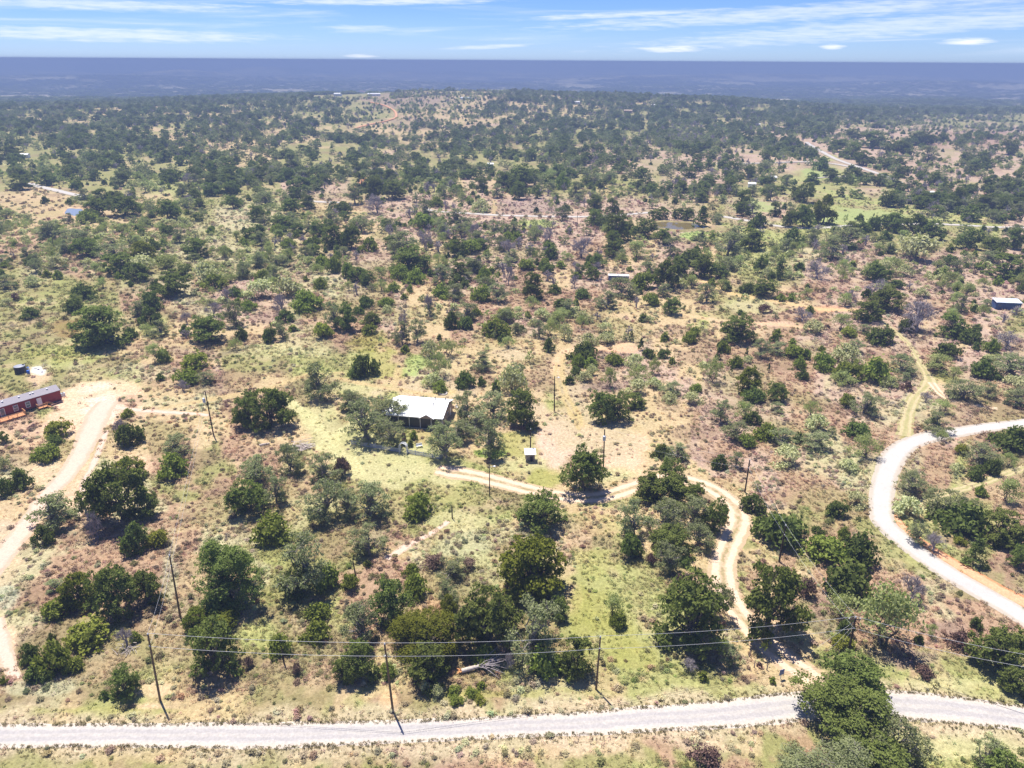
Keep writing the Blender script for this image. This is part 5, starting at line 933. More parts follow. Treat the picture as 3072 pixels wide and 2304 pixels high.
# ------------------------------------------------------------------ uncountable cover as instances
def proto_collection(name, meshes):
    c = bpy.data.collections.new(name)
    for i_, m in enumerate(meshes):
        o = bpy.data.objects.new(name + '_' + chr(97 + i_ // 26) + chr(97 + i_ % 26), m); c.objects.link(o)
    return c
def scatter(name, P, rotz, scl, col, meshes, label, pick=None):
    """P n x 3; scl n x 3; col n x 3 or None"""
    n = len(P); me = bpy.data.meshes.new(name); me.vertices.add(n); me.vertices.foreach_set('co', np.asarray(P, np.float32).ravel())
    a = me.attributes.new('sv', 'FLOAT_VECTOR', 'POINT'); a.data.foreach_set('vector', np.asarray(scl, np.float32).ravel())
    r3 = np.zeros((n, 3), np.float32); r3[:, 2] = rotz
    a = me.attributes.new('rv', 'FLOAT_VECTOR', 'POINT'); a.data.foreach_set('vector', r3.ravel())
    a = me.attributes.new('pk', 'INT', 'POINT'); a.data.foreach_set('value', (pick if pick is not None else np.random.default_rng(n).integers(0, len(meshes), n)).astype(np.int32))
    if col is not None:
        a = me.attributes.new('col', 'FLOAT_VECTOR', 'POINT'); a.data.foreach_set('vector', np.asarray(col, np.float32).ravel())
    o = link(name, me); ng = bpy.data.node_groups.new(name, 'GeometryNodeTree')
    ng.interface.new_socket('Geometry', in_out='INPUT', socket_type='NodeSocketGeometry'); ng.interface.new_socket('Geometry', in_out='OUTPUT', socket_type='NodeSocketGeometry')
    gi = ng.nodes.new('NodeGroupInput'); go = ng.nodes.new('NodeGroupOutput'); ci = ng.nodes.new('GeometryNodeCollectionInfo')
    ci.inputs['Collection'].default_value = proto_collection(name + '_kind', meshes); ci.inputs['Separate Children'].default_value = True; ci.inputs['Reset Children'].default_value = True
    ip = ng.nodes.new('GeometryNodeInstanceOnPoints'); ip.inputs['Pick Instance'].default_value = True
    def attr(nm, ty):
        q = ng.nodes.new('GeometryNodeInputNamedAttribute'); q.data_type = ty; q.inputs['Name'].default_value = nm; return q.outputs['Attribute']
    ng.links.new(gi.outputs[0], ip.inputs['Points']); ng.links.new(ci.outputs[0], ip.inputs['Instance'])
    ng.links.new(attr('sv', 'FLOAT_VECTOR'), ip.inputs['Scale']); ng.links.new(attr('pk', 'INT'), ip.inputs['Instance Index'])
    e = ng.nodes.new('FunctionNodeEulerToRotation'); ng.links.new(attr('rv', 'FLOAT_VECTOR'), e.inputs[0]); ng.links.new(e.outputs[0], ip.inputs['Rotation'])
    ng.links.new(ip.outputs[0], go.inputs[0])
    md = o.modifiers.new('scatter', 'NODES'); md.node_group = ng
    return tag(o, label, kind='stuff')
# far and small trees of the scrub
order = 'osObgmpcyB'
far_meshes = [FAR[k][v] for k in order for v in range(3)] + FARBARE
A = np.array([[c[0], c[1]] for c in MASS]); z = terrain(A[:, 0], A[:, 1])
pk = np.array([(order.index(c[4]) * 3 + rg.integers(3)) if c[4] != 'd' else len(order) * 3 + rg.integers(2) for c in MASS])
scl = np.array([[c[2], c[2], c[3]] for c in MASS])
scatter('scrub_woodland', np.column_stack([A, z - 0.05]), rg.uniform(0, 6.28, len(A)), scl, None, far_meshes, 'distant scrub woodland of small oaks, bushes and bare trees', pk)
# woods beyond the ridge
n = 21000
rr = np.exp(rg.uniform(math.log(1850), math.log(6500), n)); aa = rg.uniform(R(-50), R(50), n); x = rr * np.sin(aa); y = rr * np.cos(aa)
f = fbm(x / 420, y / 300, 71, 4); keep = (f < 0.64) & (rg.uniform(size=n) < 0.92); x, y, rr = x[keep], y[keep], rr[keep]
s = rg.uniform(14, 26, len(x)) * (rr / 2600) ** 0.5
scatter('far_woods', np.column_stack([x, y, terrain(x, y) - 1]), rg.uniform(0, 6.28, len(x)), np.column_stack([s * 1.3, s, np.full(len(x), 8.0) * rg.uniform(.7, 1.2, len(x))]), None,
        [FAR['o'][0], FAR['o'][1], FAR['s'][0]], 'continuous dark woods covering the far plain')

# tufts
def tuft_mat(name, gain, trans=0.25):
    m, nt = mat(name); a = N(nt, 'ShaderNodeAttribute', attribute_name='col', attribute_type='INSTANCER')
    oi = N(nt, 'ShaderNodeObjectInfo')
    c = mixc(nt, 1.0, a.outputs['Vector'], (gain, gain, gain), 'MULTIPLY')
    d = N(nt, 'ShaderNodeBsdfDiffuse'); t = N(nt, 'ShaderNodeBsdfTranslucent'); L(nt, c, d.inputs[0]); L(nt, c, t.inputs[0])
    mx = N(nt, 'ShaderNodeMixShader', i_Fac=trans); L(nt, d.outputs[0], mx.inputs[1]); L(nt, t.outputs[0], mx.inputs[2]); surf(nt, mx.outputs[0]); return m
M_TUFT = tuft_mat('grass_tuft', 1.0)
def tuft_mesh(seed, n, up, w_):
    r = np.random.default_rng(seed); a = r.uniform(0, 6.28, n); q = np.sqrt(r.uniform(0, 1, n)) * 0.3; le = r.uniform(.5, 1, n) * up; o_ = r.uniform(.15, .5, n)
    B0 = np.stack([q * np.cos(a), q * np.sin(a), np.zeros(n)], 1); T_ = B0 + np.stack([np.cos(a) * o_, np.sin(a) * o_, le], 1); Mi = (B0 + T_) / 2 + np.array([0, 0, .12])
    s_ = np.stack([-np.sin(a), np.cos(a), np.zeros(n)], 1) * w_
    V = np.stack([B0 - s_, B0 + s_, Mi + s_, Mi - s_, T_ + s_ * .2, T_ - s_ * .2], 1).reshape(-1, 3)
    F = np.concatenate([np.arange(n)[:, None] * 6 + np.array([[0, 1, 2, 3]]), np.arange(n)[:, None] * 6 + np.array([[3, 2, 4, 5]])])
    return V, F
TUFTS = [mesh('tuft', *tuft_mesh(700 + i_, 16, 0.8, 0.05), M_TUFT) for i_ in range(4)]
V, F, _l = foliage('sage', 777, 0.35); MOUND = mesh('weed_mound', V, F, M_TUFT)
V, F, _l = foliage('sage', 778, 0.25); MOUND2 = mesh('weed_mound', V, F, M_TUFT)
def spots(n, r0, r1, seed, power=1.0):
    g = np.random.default_rng(seed); u = g.uniform(size=n)
    rr = r0 * (r1 / r0) ** (u ** power); aa = g.uniform(R(-54), R(54), n); x = rr * np.sin(aa); y = rr * np.cos(aa)
    px, py = gridpos(x, y); k = (px > -700) & (px < 3800) & (py < 2600)
    return x[k], y[k], rr[k], px[k], py[k], g
BARECOL = lambda t: sstep(0.36, 0.52, t[:, 0])      # pale bare soil carries little grass
x, y, rr, px, py, g = spots(190000, 52, 520, 31)
t = tints(x, y); mw = mown(x, y); k = (g.uniform(size=len(x)) > np.maximum(BARECOL(t), mw) * 0.95) & ~near_road(x, y, -0.25) & (fbm(x / 3, y / 3, 91, 3) > 0.36)
x, y, rr, t = x[k], y[k], rr[k], t[k]
n = len(x); s = g.uniform(0.25, 0.62, n) * np.clip(rr / 130, 0.8, 2.2)
c = t * g.uniform(0.95, 1.7, (n, 1)) * (1 + g.normal(size=(n, 3)) * 0.05)
scatter('dry_grass', np.column_stack([x, y, terrain(x, y)]), g.uniform(0, 6.28, n), np.column_stack([s * 1.3, s * 1.3, s * 0.75]), np.clip(c, 0.02, .8), TUFTS, 'tufts of dry grass covering the open ground')
# low weeds in mounds: sage pale, brown and mauve, green
def weeds(name, n, seed, test, col, smin, smax, label, r1=620, hk=0.55, r0=52):
    x, y, rr, px, py, g = spots(n, r0, r1, seed)
    t = tints(x, y); f = fbm(x / 7 + seed, y / 7, seed, 3)
    k = (g.uniform(size=len(x)) < test(t, f) * (1 - mown(x, y))) & ~near_road(x, y, 0.1); x, y, rr = x[k], y[k], rr[k]; n = len(x)
    s = g.uniform(smin, smax, n) * np.clip(rr / 200, 0.8, 1.8); t = t[k]; cc = (np.array(col) * 0.55 + t * 0.6) * g.uniform(0.65, 1.35, (n, 1)) * (1 + g.normal(size=(n, 3)) * 0.06)
    scatter(name, np.column_stack([x, y, terrain(x, y) - 0.03]), g.uniform(0, 6.28, n), np.column_stack([s, s, s * hk * g.uniform(.6, 1.2, n)]), np.clip(cc, .02, .7), [MOUND, MOUND2], label)
def like(t, ref, w_=0.10): return np.exp(-((t - np.array(ref)) ** 2).sum(1) / (2 * w_ * w_))
weeds('pale_weeds', 60000, 41, lambda t, f: like(t, CH['s'], .06) * sstep(.40, .55, f) * 0.9 + 0.05 * sstep(.55, .6, f), (0.48, 0.475, 0.26), 0.7, 1.7, 'pale silvery green weeds in low mounds')
weeds('brown_weeds', 75000, 42, lambda t, f: (like(t, CH['r'], .06) + like(t, MV, .06) + .5 * like(t, CH['v'], .05)) * sstep(.48, .60, f) * 0.4, (0.30, 0.205, 0.15), 0.6, 1.6, 'dry reddish brown weeds in low mounds')
weeds('mauve_weeds', 45000, 45, lambda t, f: like(t, CH['v'], .06) * sstep(.45, .55, f) * 0.6, (0.42, 0.31, 0.24), 0.7, 1.7, 'dry mauve grey weeds in low mounds')
weeds('green_weeds', 55000, 43, lambda t, f: (like(t, CH['o'], .06) + like(t, CH['g'], .05) * 0.4) * sstep(.48, .6, f) * 0.55 + .03, (0.25, 0.28, 0.085), 0.4, 1.3, 'low olive green weeds among the grass')
weeds('green_weeds', 30000, 46, lambda t, f: sstep(.52, .62, f) * 0.16 * (1 - BARECOL(t)), (0.19, 0.22, 0.07), 0.7, 2.0, 'small dark green shrublets scattered through the scrub', hk=.7)
# tussocks creeping over the gravel edges of the road
C = catmull(MAINROAD, 0.25); T_ = np.gradient(C[:, :2], axis=0); T_ /= np.linalg.norm(T_, axis=1)[:, None]; Nn = np.stack([T_[:, 1], -T_[:, 0]], 1)
g = np.random.default_rng(77); q = g.integers(0, len(C), 9000); side = np.where(g.uniform(size=9000) < .5, -1, 1); off = g.exponential(0.55, 9000) - 0.5 + (side > 0) * 0.1
P = C[q, :2] + Nn[q] * (side * (C[q, 2] / 2 + off + .5 * (fbm(C[q, 0] / 4, C[q, 1] / 4 + side * 9, 5, 3) - .45)))[:, None]; s = g.uniform(.12, .42, 9000)
scatter('road_edge_tufts', np.column_stack([P, terrain(P[:, 0], P[:, 1]) + 0.02]), g.uniform(0, 6.28, 9000), np.column_stack([s, s, s * .7]), np.array([[.20, .17, .07]]) * g.uniform(.5, 1.5, (9000, 1)), TUFTS, 'small weeds dotting the gravel edges of the road')

# ------------------------------------------------------------------ built things
M_WHITE = plain('white_paint', (0.78, 0.78, 0.78), 0.5, var=0.06)
M_WROOF = plain('white_metal_roof', (0.80, 0.80, 0.80), 0.4, var=0.05, scale=0.5)
M_TAN = plain('tan_siding', (0.42, 0.31, 0.23), 0.8, var=0.1)
M_DARK = plain('dark_opening', (0.030, 0.032, 0.036), 0.4, var=0.3, spec=0.5)
M_GLASS = plain('window_glass', (0.10, 0.13, 0.17), 0.12, var=0.2, spec=0.8)
M_RED = plain('barn_red_siding', (0.23, 0.030, 0.036), 0.65, var=0.12, scale=1.2)
M_SHING = plain('grey_shingles', (0.30, 0.275, 0.30), 0.9, var=0.12, scale=4)
M_DECK = plain('orange_stained_wood', (0.55, 0.26, 0.12), 0.7, var=0.2, scale=5, streak=(0.3, 3, 1))
M_BLACK = plain('black_tank', (0.022, 0.022, 0.030), 0.55, var=0.2, spec=0.4)
M_LID = plain('tank_top', (0.30, 0.31, 0.36), 0.5, var=0.15)
M_BLUE = plain('blue_plastic', (0.02, 0.12, 0.50), 0.4, var=0.15, spec=0.5)
M_BLUESHED = plain('blue_metal', (0.035, 0.085, 0.22), 0.55, var=0.2, metal=0.0, spec=0.4)
M_TIN = plain('pale_tin', (0.62, 0.68, 0.74), 0.35, var=0.12, scale=1, spec=0.6)
M_POLE = plain('creosoted_pole', (0.060, 0.040, 0.028), 0.85, var=0.4, scale=2, streak=(3, 3, .3))
M_POLE2 = plain('weathered_pole', (0.17, 0.115, 0.065), 0.85, var=0.35, scale=2, streak=(3, 3, .3))
M_WIRE = plain('bare_wire', (0.50, 0.50, 0.53), 0.4, var=0.1, spec=0.6)
M_INS = plain('porcelain', (0.60, 0.60, 0.62), 0.3, var=0.1, spec=0.6)
M_CAN = plain('transformer_can', (0.52, 0.56, 0.60), 0.45, var=0.08, spec=0.5)
M_STONE = plain('pale_stone', (0.60, 0.55, 0.50), 0.9, var=0.15, scale=6)
M_GREYWOOD = plain('weathered_wood', (0.42, 0.35, 0.31), 0.9, var=0.35, scale=4)
M_CUT = plain('fresh_split_wood', (0.62, 0.32, 0.14), 0.8, var=0.25, scale=6)
M_TRUNKPALE = plain('pale_dead_trunk', (0.50, 0.43, 0.38), 0.9, var=0.3, scale=3)
M_FENCE = plain('grey_blue_picket_paint', (0.42, 0.46, 0.56), 0.7, var=0.15)
M_ASH = plain('dark_ash', (0.05, 0.04, 0.04), 0.95, var=0.3)
M_BRICK = plain('brick_pink', (0.45, 0.27, 0.21), 0.85, var=0.15, scale=3)
def frame(A_, B_):
    """local axes from A towards B on the ground plane: origin A, angle"""
    d = np.array(B_[:2]) - np.array(A_[:2]); return math.atan2(d[1], d[0]), float(np.linalg.norm(d))
# --- the white-roofed house
EA = 3.0
pBL, pBR, pFR = at1(1199, 1187, EA), at1(1362, 1199, EA), at1(1337, 1258, EA)
ang_, Lx = frame(pBL, pBR); ux = np.array([math.cos(ang_), math.sin(ang_)]); uy = np.array([-ux[1], ux[0]])
Ly = float(abs(np.dot((pBR - pFR)[:2], uy)))
o0 = pBL[:2] - uy * Ly                       # front left corner of the roof outline
zh = float(terrain(*o0)); PORCH = 2.2
house = tag(empty('house', (o0[0], o0[1], zh), ang_), 'small tan house with white metal roof and dark screened front porch', 'house')
RH = 1.55; ym = Ly * 0.56
b = MB(); b.box(0.35, Lx - 0.35, PORCH, Ly - 0.35, -0.2, EA - 0.12)
for xx in (0.37, Lx - 0.37):
    b.add([(xx, 0.4, EA - .12), (xx, Ly - 0.35, EA - .12), (xx, ym, EA + RH - .15)], [(0, 1, 2), (2, 1, 0)])
b.build('wall', M_TAN, house)
def slope(y0, z0, y1, z1, name):
    t = 0.10
    V = [(0, y0, z0), (Lx, y0, z0), (Lx, y1, z1), (0, y1, z1)]; V += [(a, b_, c + t) for a, b_, c in V]
    mb = MB().add(V, [(3, 2, 1, 0), (4, 5, 6, 7), (0, 1, 5, 4), (1, 2, 6, 5), (2, 3, 7, 6), (3, 0, 4, 7)])
    n = int(Lx / 0.9)
    for q in range(1, n):      # standing seams
        xx = q * Lx / n; mb.add([(xx - .03, y0, z0 + t), (xx + .03, y0, z0 + t), (xx + .03, y1, z1 + t), (xx - .03, y1, z1 + t), (xx, y0, z0 + t + .06), (xx, y1, z1 + t + .06)], [(0, 4, 5, 3), (1, 2, 5, 4), (0, 1, 4), (3, 5, 2)])
    return mb.build(name, M_WROOF, house)
roof = slope(0, EA, ym - .002, EA + RH, 'roof'); r2 = slope(Ly, EA, ym + .002, EA + RH, 'roof')
MB().box(0, Lx, ym - .18, ym + .18, EA + RH + .08, EA + RH + .14).build('ridge_cap', M_WROOF, house)
for xx, yy in ((Lx * .72, Ly * .72), (Lx * .90, Ly * .74), (Lx * .76, Ly * .40)):
    zb = EA + RH * (1 - abs(yy - ym) / (Ly * .5)); MB().lathe([(.09, 0), (.09, .75), (.16, .78), (.05, .95)], 10, (xx, yy)).build('vent_pipe', M_DARK, house, (0, 0, zb - .1))
# small gable over the right half of the front
gx0, gx1 = Lx * .60, Lx * .84
b = MB().add([(gx0, -.3, EA), (gx1, -.3, EA), ((gx0 + gx1) / 2, -.3, EA + .95), (gx0, 2.4, EA + .6), (gx1, 2.4, EA + .6), ((gx0 + gx1) / 2, 3.2, EA + .95)], [(0, 1, 2), (1, 4, 5, 2), (0, 2, 5, 3)])
b.build('porch_gable', M_TAN, house)
b = MB()
for sx in (gx0 - .15, gx1 + .15):
    m_ = (gx0 + gx1) / 2; b.add([(sx, -.45, EA + .02), (m_, -.45, EA + 1.08), (m_, 3.4, EA + 1.08), (sx, 2.5, EA + .62)], [(0, 1, 2, 3), (3, 2, 1, 0)])
b.build('gable_roof', M_WROOF, house)
MB().box(.2, Lx - .2, .25, PORCH, -.15, .12).build('porch_floor', M_STONE, house)
for xx in np.linspace(.3, Lx - .3, 6): MB().box(xx - .07, xx + .07, .3, .44, .1, EA - .02).build('porch_post', M_WHITE, house)
for q in range(5):
    xs = np.linspace(.3, Lx - .3, 6); MB().box(xs[q] + .08, xs[q + 1] - .08, .36, .39, .12, EA - .3).build('screen_panel', M_DARK, house)
MB().box(.3, Lx - .3, .3, .42, EA - .28, EA - .05).build('porch_beam', M_WHITE, house)
for (a0, a1) in ((3, 4.2), (8.0, 9.4)):
    wf = MB().box(a0, a1, Ly - .36, Ly - .28, 1.0, 2.1).build('window', M_WHITE, house); MB().box(a0 + .1, a1 - .1, Ly - .30, Ly - .26, 1.1, 2.0).build('pane', M_GLASS, wf)
wf = MB().box(Lx - .40, Lx - .30, Ly * .45, Ly * .6, 1.0, 2.1).build('window', M_WHITE, house); MB().box(Lx - .34, Lx - .28, Ly * .45 + .1, Ly * .6 - .1, 1.1, 2.0).build('pane', M_GLASS, wf)
MB().box(Lx - .37, Lx - .29, Ly * .72, Ly * .72 + .95, 0, 2.05).build('door', M_WHITE, house)
# lean-to at the left, under the oak
MB().box(-1.9, .3, 1.2, 5, -.1, 2.1).build('side_room', M_BRICK, house)
V = [(-2.1, 1.0, 2.1), (.35, 1.0, 2.45), (.35, 5.2, 2.45), (-2.1, 5.2, 2.1)]
MB().add(V + [(a, b_, c + .08) for a, b_, c in V], [(3, 2, 1, 0), (4, 5, 6, 7), (0, 1, 5, 4), (1, 2, 6, 5), (2, 3, 7, 6), (3, 0, 4, 7)]).build('side_roof', M_TIN, house)
# patio table and chairs by the right gable
def chair(px, py, lab, rz=0.0, m=M_WHITE):
    p = at1(px, py); t = tag(empty('garden_chair', p, rz), lab, 'chair', 'white garden chairs')
    MB().box(-.28, .28, -.28, .28, .40, .46).build('seat', m, t); MB().box(-.28, .28, .24, .30, .44, 1.0).build('backrest', m, t)
    for a in (-.25, .25):
        for b_ in (-.25, .25): MB().box(a - .03, a + .03, b_ - .03, b_ + .03, 0, .40).build('leg', m, t)
        MB().box(a - .03, a + .03, -.26, .26, .62, .67).build('armrest', m, t)
chair(1371, 1226, 'white garden chair at the right gable of the house, nearer the wall', 1.0); chair(1381, 1233, 'white garden chair outermost from the right gable of the house', -1.2)
# --- picket fence with arch
f0, f1, f2 = at1(1055, 1333), at1(1198, 1357), at1(1322, 1378)
fence = tag(empty('picket_fence', tuple(f0)), 'low grey-blue picket fence along the front yard under the oaks', 'fence')
def fence_run(a, b_, nm=None):
    a = a - f0; b_ = b_ - f0; L_ = np.linalg.norm(b_ - a); d = (b_ - a) / L_; n = int(L_ / 2.0)
    for q in range(n + 1):
        p = a + d * L_ * q / n; MB().box(p[0] - .06, p[0] + .06, p[1] - .06, p[1] + .06, p[2] - .1, p[2] + 1.15).build('post', M_FENCE, fence)
    for zz in (.3, .85): MB().bar(a + [0, 0, zz], b_ + [0, 0, zz], .05, .09).build('rail', M_FENCE, fence)
    return a, b_, d, L_
pk_ = MB(); nn = np.array([-math.sin(0), 1, 0])
G0, G1 = at1(1200, 1357), at1(1222, 1360)
f3 = at1(1344, 1352)
for a, b_ in ((f0, G0), (G1, f2), (f2, f3)):
    a, b_, d, L_ = fence_run(a, b_); w2 = np.array([-d[1], d[0], 0]) * .045
    for q in np.arange(.1, L_, .17):
        p = a + d * q; V = [p - w2 - d * .05 + [0, 0, .05], p - w2 + d * .05 + [0, 0, .05], p - w2 + d * .05 + [0, 0, 1.0], p - w2 + [0, 0, 1.08], p - w2 - d * .05 + [0, 0, 1.0]]
        V += [v - w2 * .5 for v in V]; pk_.add(V, [(0, 1, 2, 3, 4), (9, 8, 7, 6, 5), (0, 5, 6, 1), (1, 6, 7, 2), (2, 7, 8, 3), (3, 8, 9, 4), (4, 9, 5, 0)])
tag(pk_.build('pickets', M_FENCE, fence), kind='stuff')
gm = (G0 + G1) / 2; arch_a, gw = frame(G0, G1); gw = max(gw, 1.5)
arch = tag(empty('garden_arch', tuple(gm), arch_a), 'white arched garden arbor in the gap of the picket fence', 'arbor')
def arcp(y, r):
    t = np.linspace(0, math.pi, 13); return [(-r, y, 0)] + [(-r * math.cos(a), y, 1.75 + r * .9 * math.sin(a)) for a in t] + [(r, y, 0)]
for y_ in (-.38, .38): MB().tube(arcp(y_, gw / 2), .06, 6).build('arch_frame', M_WHITE, arch)
for q in range(13):
    t = math.pi * q / 12; r = gw / 2; MB().bar((-r * math.cos(t), -.38, 1.75 + r * .9 * math.sin(t)), (-r * math.cos(t), .38, 1.75 + r * .9 * math.sin(t)), .09, .05).build('slat', M_WHITE, arch)
for s_ in (-1, 1):
    for zz in np.arange(.25, 1.7, .28): MB().bar((s_ * gw / 2, -.38, zz), (s_ * gw / 2, .38, zz), .05, .05).build('side_slat', M_WHITE, arch)
# lawn things
p = at1(1258, 1342); t = tag(empty('garden_bench', p, .4), 'small white garden bench on the lawn inside the fence', 'bench')
MB().box(-.7, .7, -.25, .25, .40, .47).build('seat', M_WHITE, t); MB().box(-.7, .7, .2, .27, .45, .95).build('backrest', M_WHITE, t)
for a in (-.6, .6): MB().box(a - .05, a + .05, -.22, .22, 0, .40).build('leg', M_WHITE, t)
p = at1(1330, 1181); t = tag(empty('stone_ring', p), 'ring of white stones around a fire pit behind the house', 'fire pit')
for q in range(14):
    a = 2 * math.pi * q / 14; r_ = .95 + rp.uniform(-.04, .04)
    MB().lathe([(.22, -.05), (.25, .12), (.20, .28), (.10, .34)], 7, (r_ * math.cos(a), r_ * math.sin(a)), rp.uniform(0, 6)).build('stone', M_STONE, t)
MB().lathe([(.80, .02), (.3, .08), (.05, .10)], 14).build('ash_bed', M_ASH, t)
for px_, py_, s_, lab in ((1527, 1266, .5, 'pale boulder under the dark oak beside the yard'), (1409, 1250, .35, 'small pale rock among the oak trunks')):
    p = at1(px_, py_); tag(MB().lathe([(.7 * s_, -.1), (s_, .25 * s_), (.8 * s_, .7 * s_), (.3 * s_, .95 * s_)], 9, a0=.3).build('boulder', M_STONE, None, tuple(p)), lab, 'rock')
# --- open pump shelter
p = at1(1590, 1381); t = tag(empty('pump_shelter', p, .05), 'small open shelter with white tin roof beside a pole', 'shelter')
for a in (-.95, .95):
    for b_ in (-.8, .8): MB().box(a - .06, a + .06, b_ - .06, b_ + .06, -.1, 2.0 if b_ < 0 else 2.25).build('post', M_GREYWOOD, t)
V = [(-1.25, -1.15, 1.98), (1.25, -1.15, 1.98), (1.25, 1.15, 2.35), (-1.25, 1.15, 2.35)]
MB().add(V + [(a, b_, c + .07) for a, b_, c in V], [(3, 2, 1, 0), (4, 5, 6, 7), (0, 1, 5, 4), (1, 2, 6, 5), (2, 3, 7, 6), (3, 0, 4, 7)]).build('roof', M_WROOF, t)
MB().box(-.8, .9, -.1, .75, -.05, 1.3).build('back_panel', M_GREYWOOD, t)
p2 = p + [.3, -.35, 0]; t = tag(empty('pressure_tank', tuple(p2)), 'small dark pressure tank standing under the shelter roof', 'tank')
MB().lathe([(.28, 0), (.30, .1), (.30, .9), (.2, 1.05), (.05, 1.1)], 14).build('body', M_BLACK, t); MB().bar((.3, 0, .15), (.85, -.1, .15), .08).build('pipe', M_BRICK, t)
# --- lumber pile and log
p = at1(905, 1345); t = tag(empty('lumber_pile', p, .2), 'heap of weathered boards and brush left of the mown yard', 'lumber pile')
for q in range(46):
    a = rp.uniform(-.5, .5) + (1.5 if rp.random() < .15 else 0); L_ = rp.uniform(1.2, 3.4); c = np.array([rp.gauss(0, 1.2), rp.gauss(0, .9), rp.uniform(.1, .75)]); d = np.array([math.cos(a), math.sin(a), rp.uniform(-.15, .15)]) * L_ / 2
    MB().bar(c - d, c + d, rp.uniform(.08, .2), .05).build('plank', M_GREYWOOD if q % 3 else M_TRUNKPALE, t)
p = at1(795, 1336); t = tag(empty('log', p), 'short bleached log lying left of the lumber pile', 'log')
MB().tube([(-1.1, -.4, .2), (-.3, -.1, .28), (.9, .5, .25)], [.3, .28, .2], 8).build('trunk', M_TRUNKPALE, t); MB().tube([(.2, .1, .3), (.5, -.2, .7)], [.1, .04], 5).build('branch_stub', M_TRUNKPALE, t)
# --- fallen tree
a, b_ = at1(1385, 2020), at1(1452, 2006); t = tag(empty('fallen_tree', tuple(a)), 'fallen pale trunk with orange split end and dead branches by the road', 'fallen tree')
d = b_ - a; MB().tube([(0, 0, .45), tuple(d * .35 + [0, 0, .55]), tuple(d * .7 + [0, 0, .65]), tuple(d + [0, 0, .9])], [.34, .33, .27, .18], 9).build('trunk', M_TRUNKPALE, t, smooth=True)
b = MB()
for q in range(16):
    e = np.array([-rp.uniform(.1, .7), rp.gauss(0, .25), .45 + rp.gauss(0, .28)]); b.bar((.05, rp.gauss(0, .08), .45), tuple(e), .13, .09)
b.build('split_end', M_CUT, t)
for q in range(40):
    s0 = d * rp.uniform(.6, 1.0) + [0, 0, .7]; e = s0 + np.array([rp.uniform(.5, 3.6), rp.gauss(.3, 1.1), rp.uniform(-.3, 1.7)]); m_ = (s0 + e) / 2 + np.array([rp.gauss(0, .2), rp.gauss(0, .2), .2])
    MB().tube([tuple(s0), tuple(m_), tuple(e)], [.07, .05, .015], 4).build('branch', M_DEAD, t)
p = at1(385, 1951); t = tag(empty('brush_pile', p), 'tangle of bleached cut branches beside a purple bare shrub', 'brush pile')
for q in range(34):
    a_ = rp.uniform(0, 6.28); L_ = rp.uniform(.6, 1.7); c = np.array([rp.gauss(0, .7), rp.gauss(0, .6), rp.uniform(.1, .5)]); dd = np.array([math.cos(a_), math.sin(a_), rp.uniform(-.3, .5)]) * L_ / 2
    MB().tube([tuple(c - dd), tuple(c + [0, 0, .08]), tuple(c + dd)], [.05, .04, .015], 4).build('branch', M_TRUNKPALE, t)
# --- blue sign
p = at1(2341, 2036); t = tag(empty('sign', p, .35), 'small blue sign on a white stake near the driveway mouth', 'sign')
MB().box(-.05, .05, -.03, .03, -.1, 1.75).build('stake', M_WHITE, t); MB().box(-.40, .40, -.06, -.035, .75, 1.75).build('panel', plain('sign_blue', (0.02, 0.10, 0.36), .4, var=.1, spec=.5), t)
# --- mobile home
ER = 3.1
m1, m2, m3 = at1(181, 1170, ER), at1(161, 1152, ER), at1(0, 1222, ER)
a3, Lq = frame(m1, m3)                                    # from the right end towards the left
ma = a3 + math.pi; exx = np.array([math.cos(ma), math.sin(ma)]); eyy = np.array([-exx[1], exx[0]])
ML, MW = 19.0, 4.6
og = m1[:2] - exx * ML; zg = float(terrain(*(m1[:2] - exx * 3)))
mh_ = tag(empty('mobile_home', (og[0], og[1], zg), ma), 'long dark red mobile home with grey roof and wooden deck', 'mobile home')
def mx_at(px, py, off=0.0):        # distance along the front wall of the spot seen at (px, py)
    d = rays(px, py)[0]; n = np.array([eyy[0], eyy[1], 0]); c0 = np.array([og[0], og[1], 0]) - np.array([*eyy, 0]) * off
    tt = np.dot(c0 - [0, 0, CAMH], n) / np.dot(d, n); q = d * tt + [0, 0, CAMH]; return float(np.dot(q[:2] - og, exx)), float(q[2] - zg)
MB().box(.1, ML - .1, .1, MW - .1, .55, ER - .06).build('wall', M_RED, mh_)
MB().box(.2, ML - .2, .2, MW - .2, -.2, .55).build('skirting', M_DARK, mh_)
V = [(0, 0, ER - .08), (ML, 0, ER - .08), (ML, MW / 2, ER + .75), (0, MW / 2, ER + .75), (0, MW, ER - .08), (ML, MW, ER - .08)]
MB().add(V + [(a, b_, c + .1) for a, b_, c in V], [(0, 1, 2, 3)[::-1], (3, 2, 5, 4)[::-1], (6, 7, 8, 9), (9, 8, 11, 10), (0, 1, 7, 6), (5, 4, 10, 11), (1, 2, 8, 7), (2, 5, 11, 8), (3, 0, 6, 9), (4, 3, 9, 10)]).build('roof', M_SHING, mh_)
MB().add([(ML - .1, .1, ER - .06), (ML - .1, MW - .1, ER - .06), (ML - .1, MW / 2, ER + .72)], [(0, 1, 2), (2, 1, 0)]).build('gable', M_RED, mh_)
S1 = 400 / 2212
def Z1(x, y): return x * S1, 1050 + y * S1
for (x_, y_) in ((45, 835), (320, 755), (505, 695), (550, 683), (785, 622)):
    u = mx_at(*Z1(x_, y_ + 60), off=-MW * .35)[0]; u = min(max(u, 1), ML - 1)
    MB().lathe([(.14, 0), (.14, .25), (.22, .28), (.22, .38)], 9, (u, MW * .33)).build('roof_vent', M_WHITE, mh_, (0, 0, ER + .45))
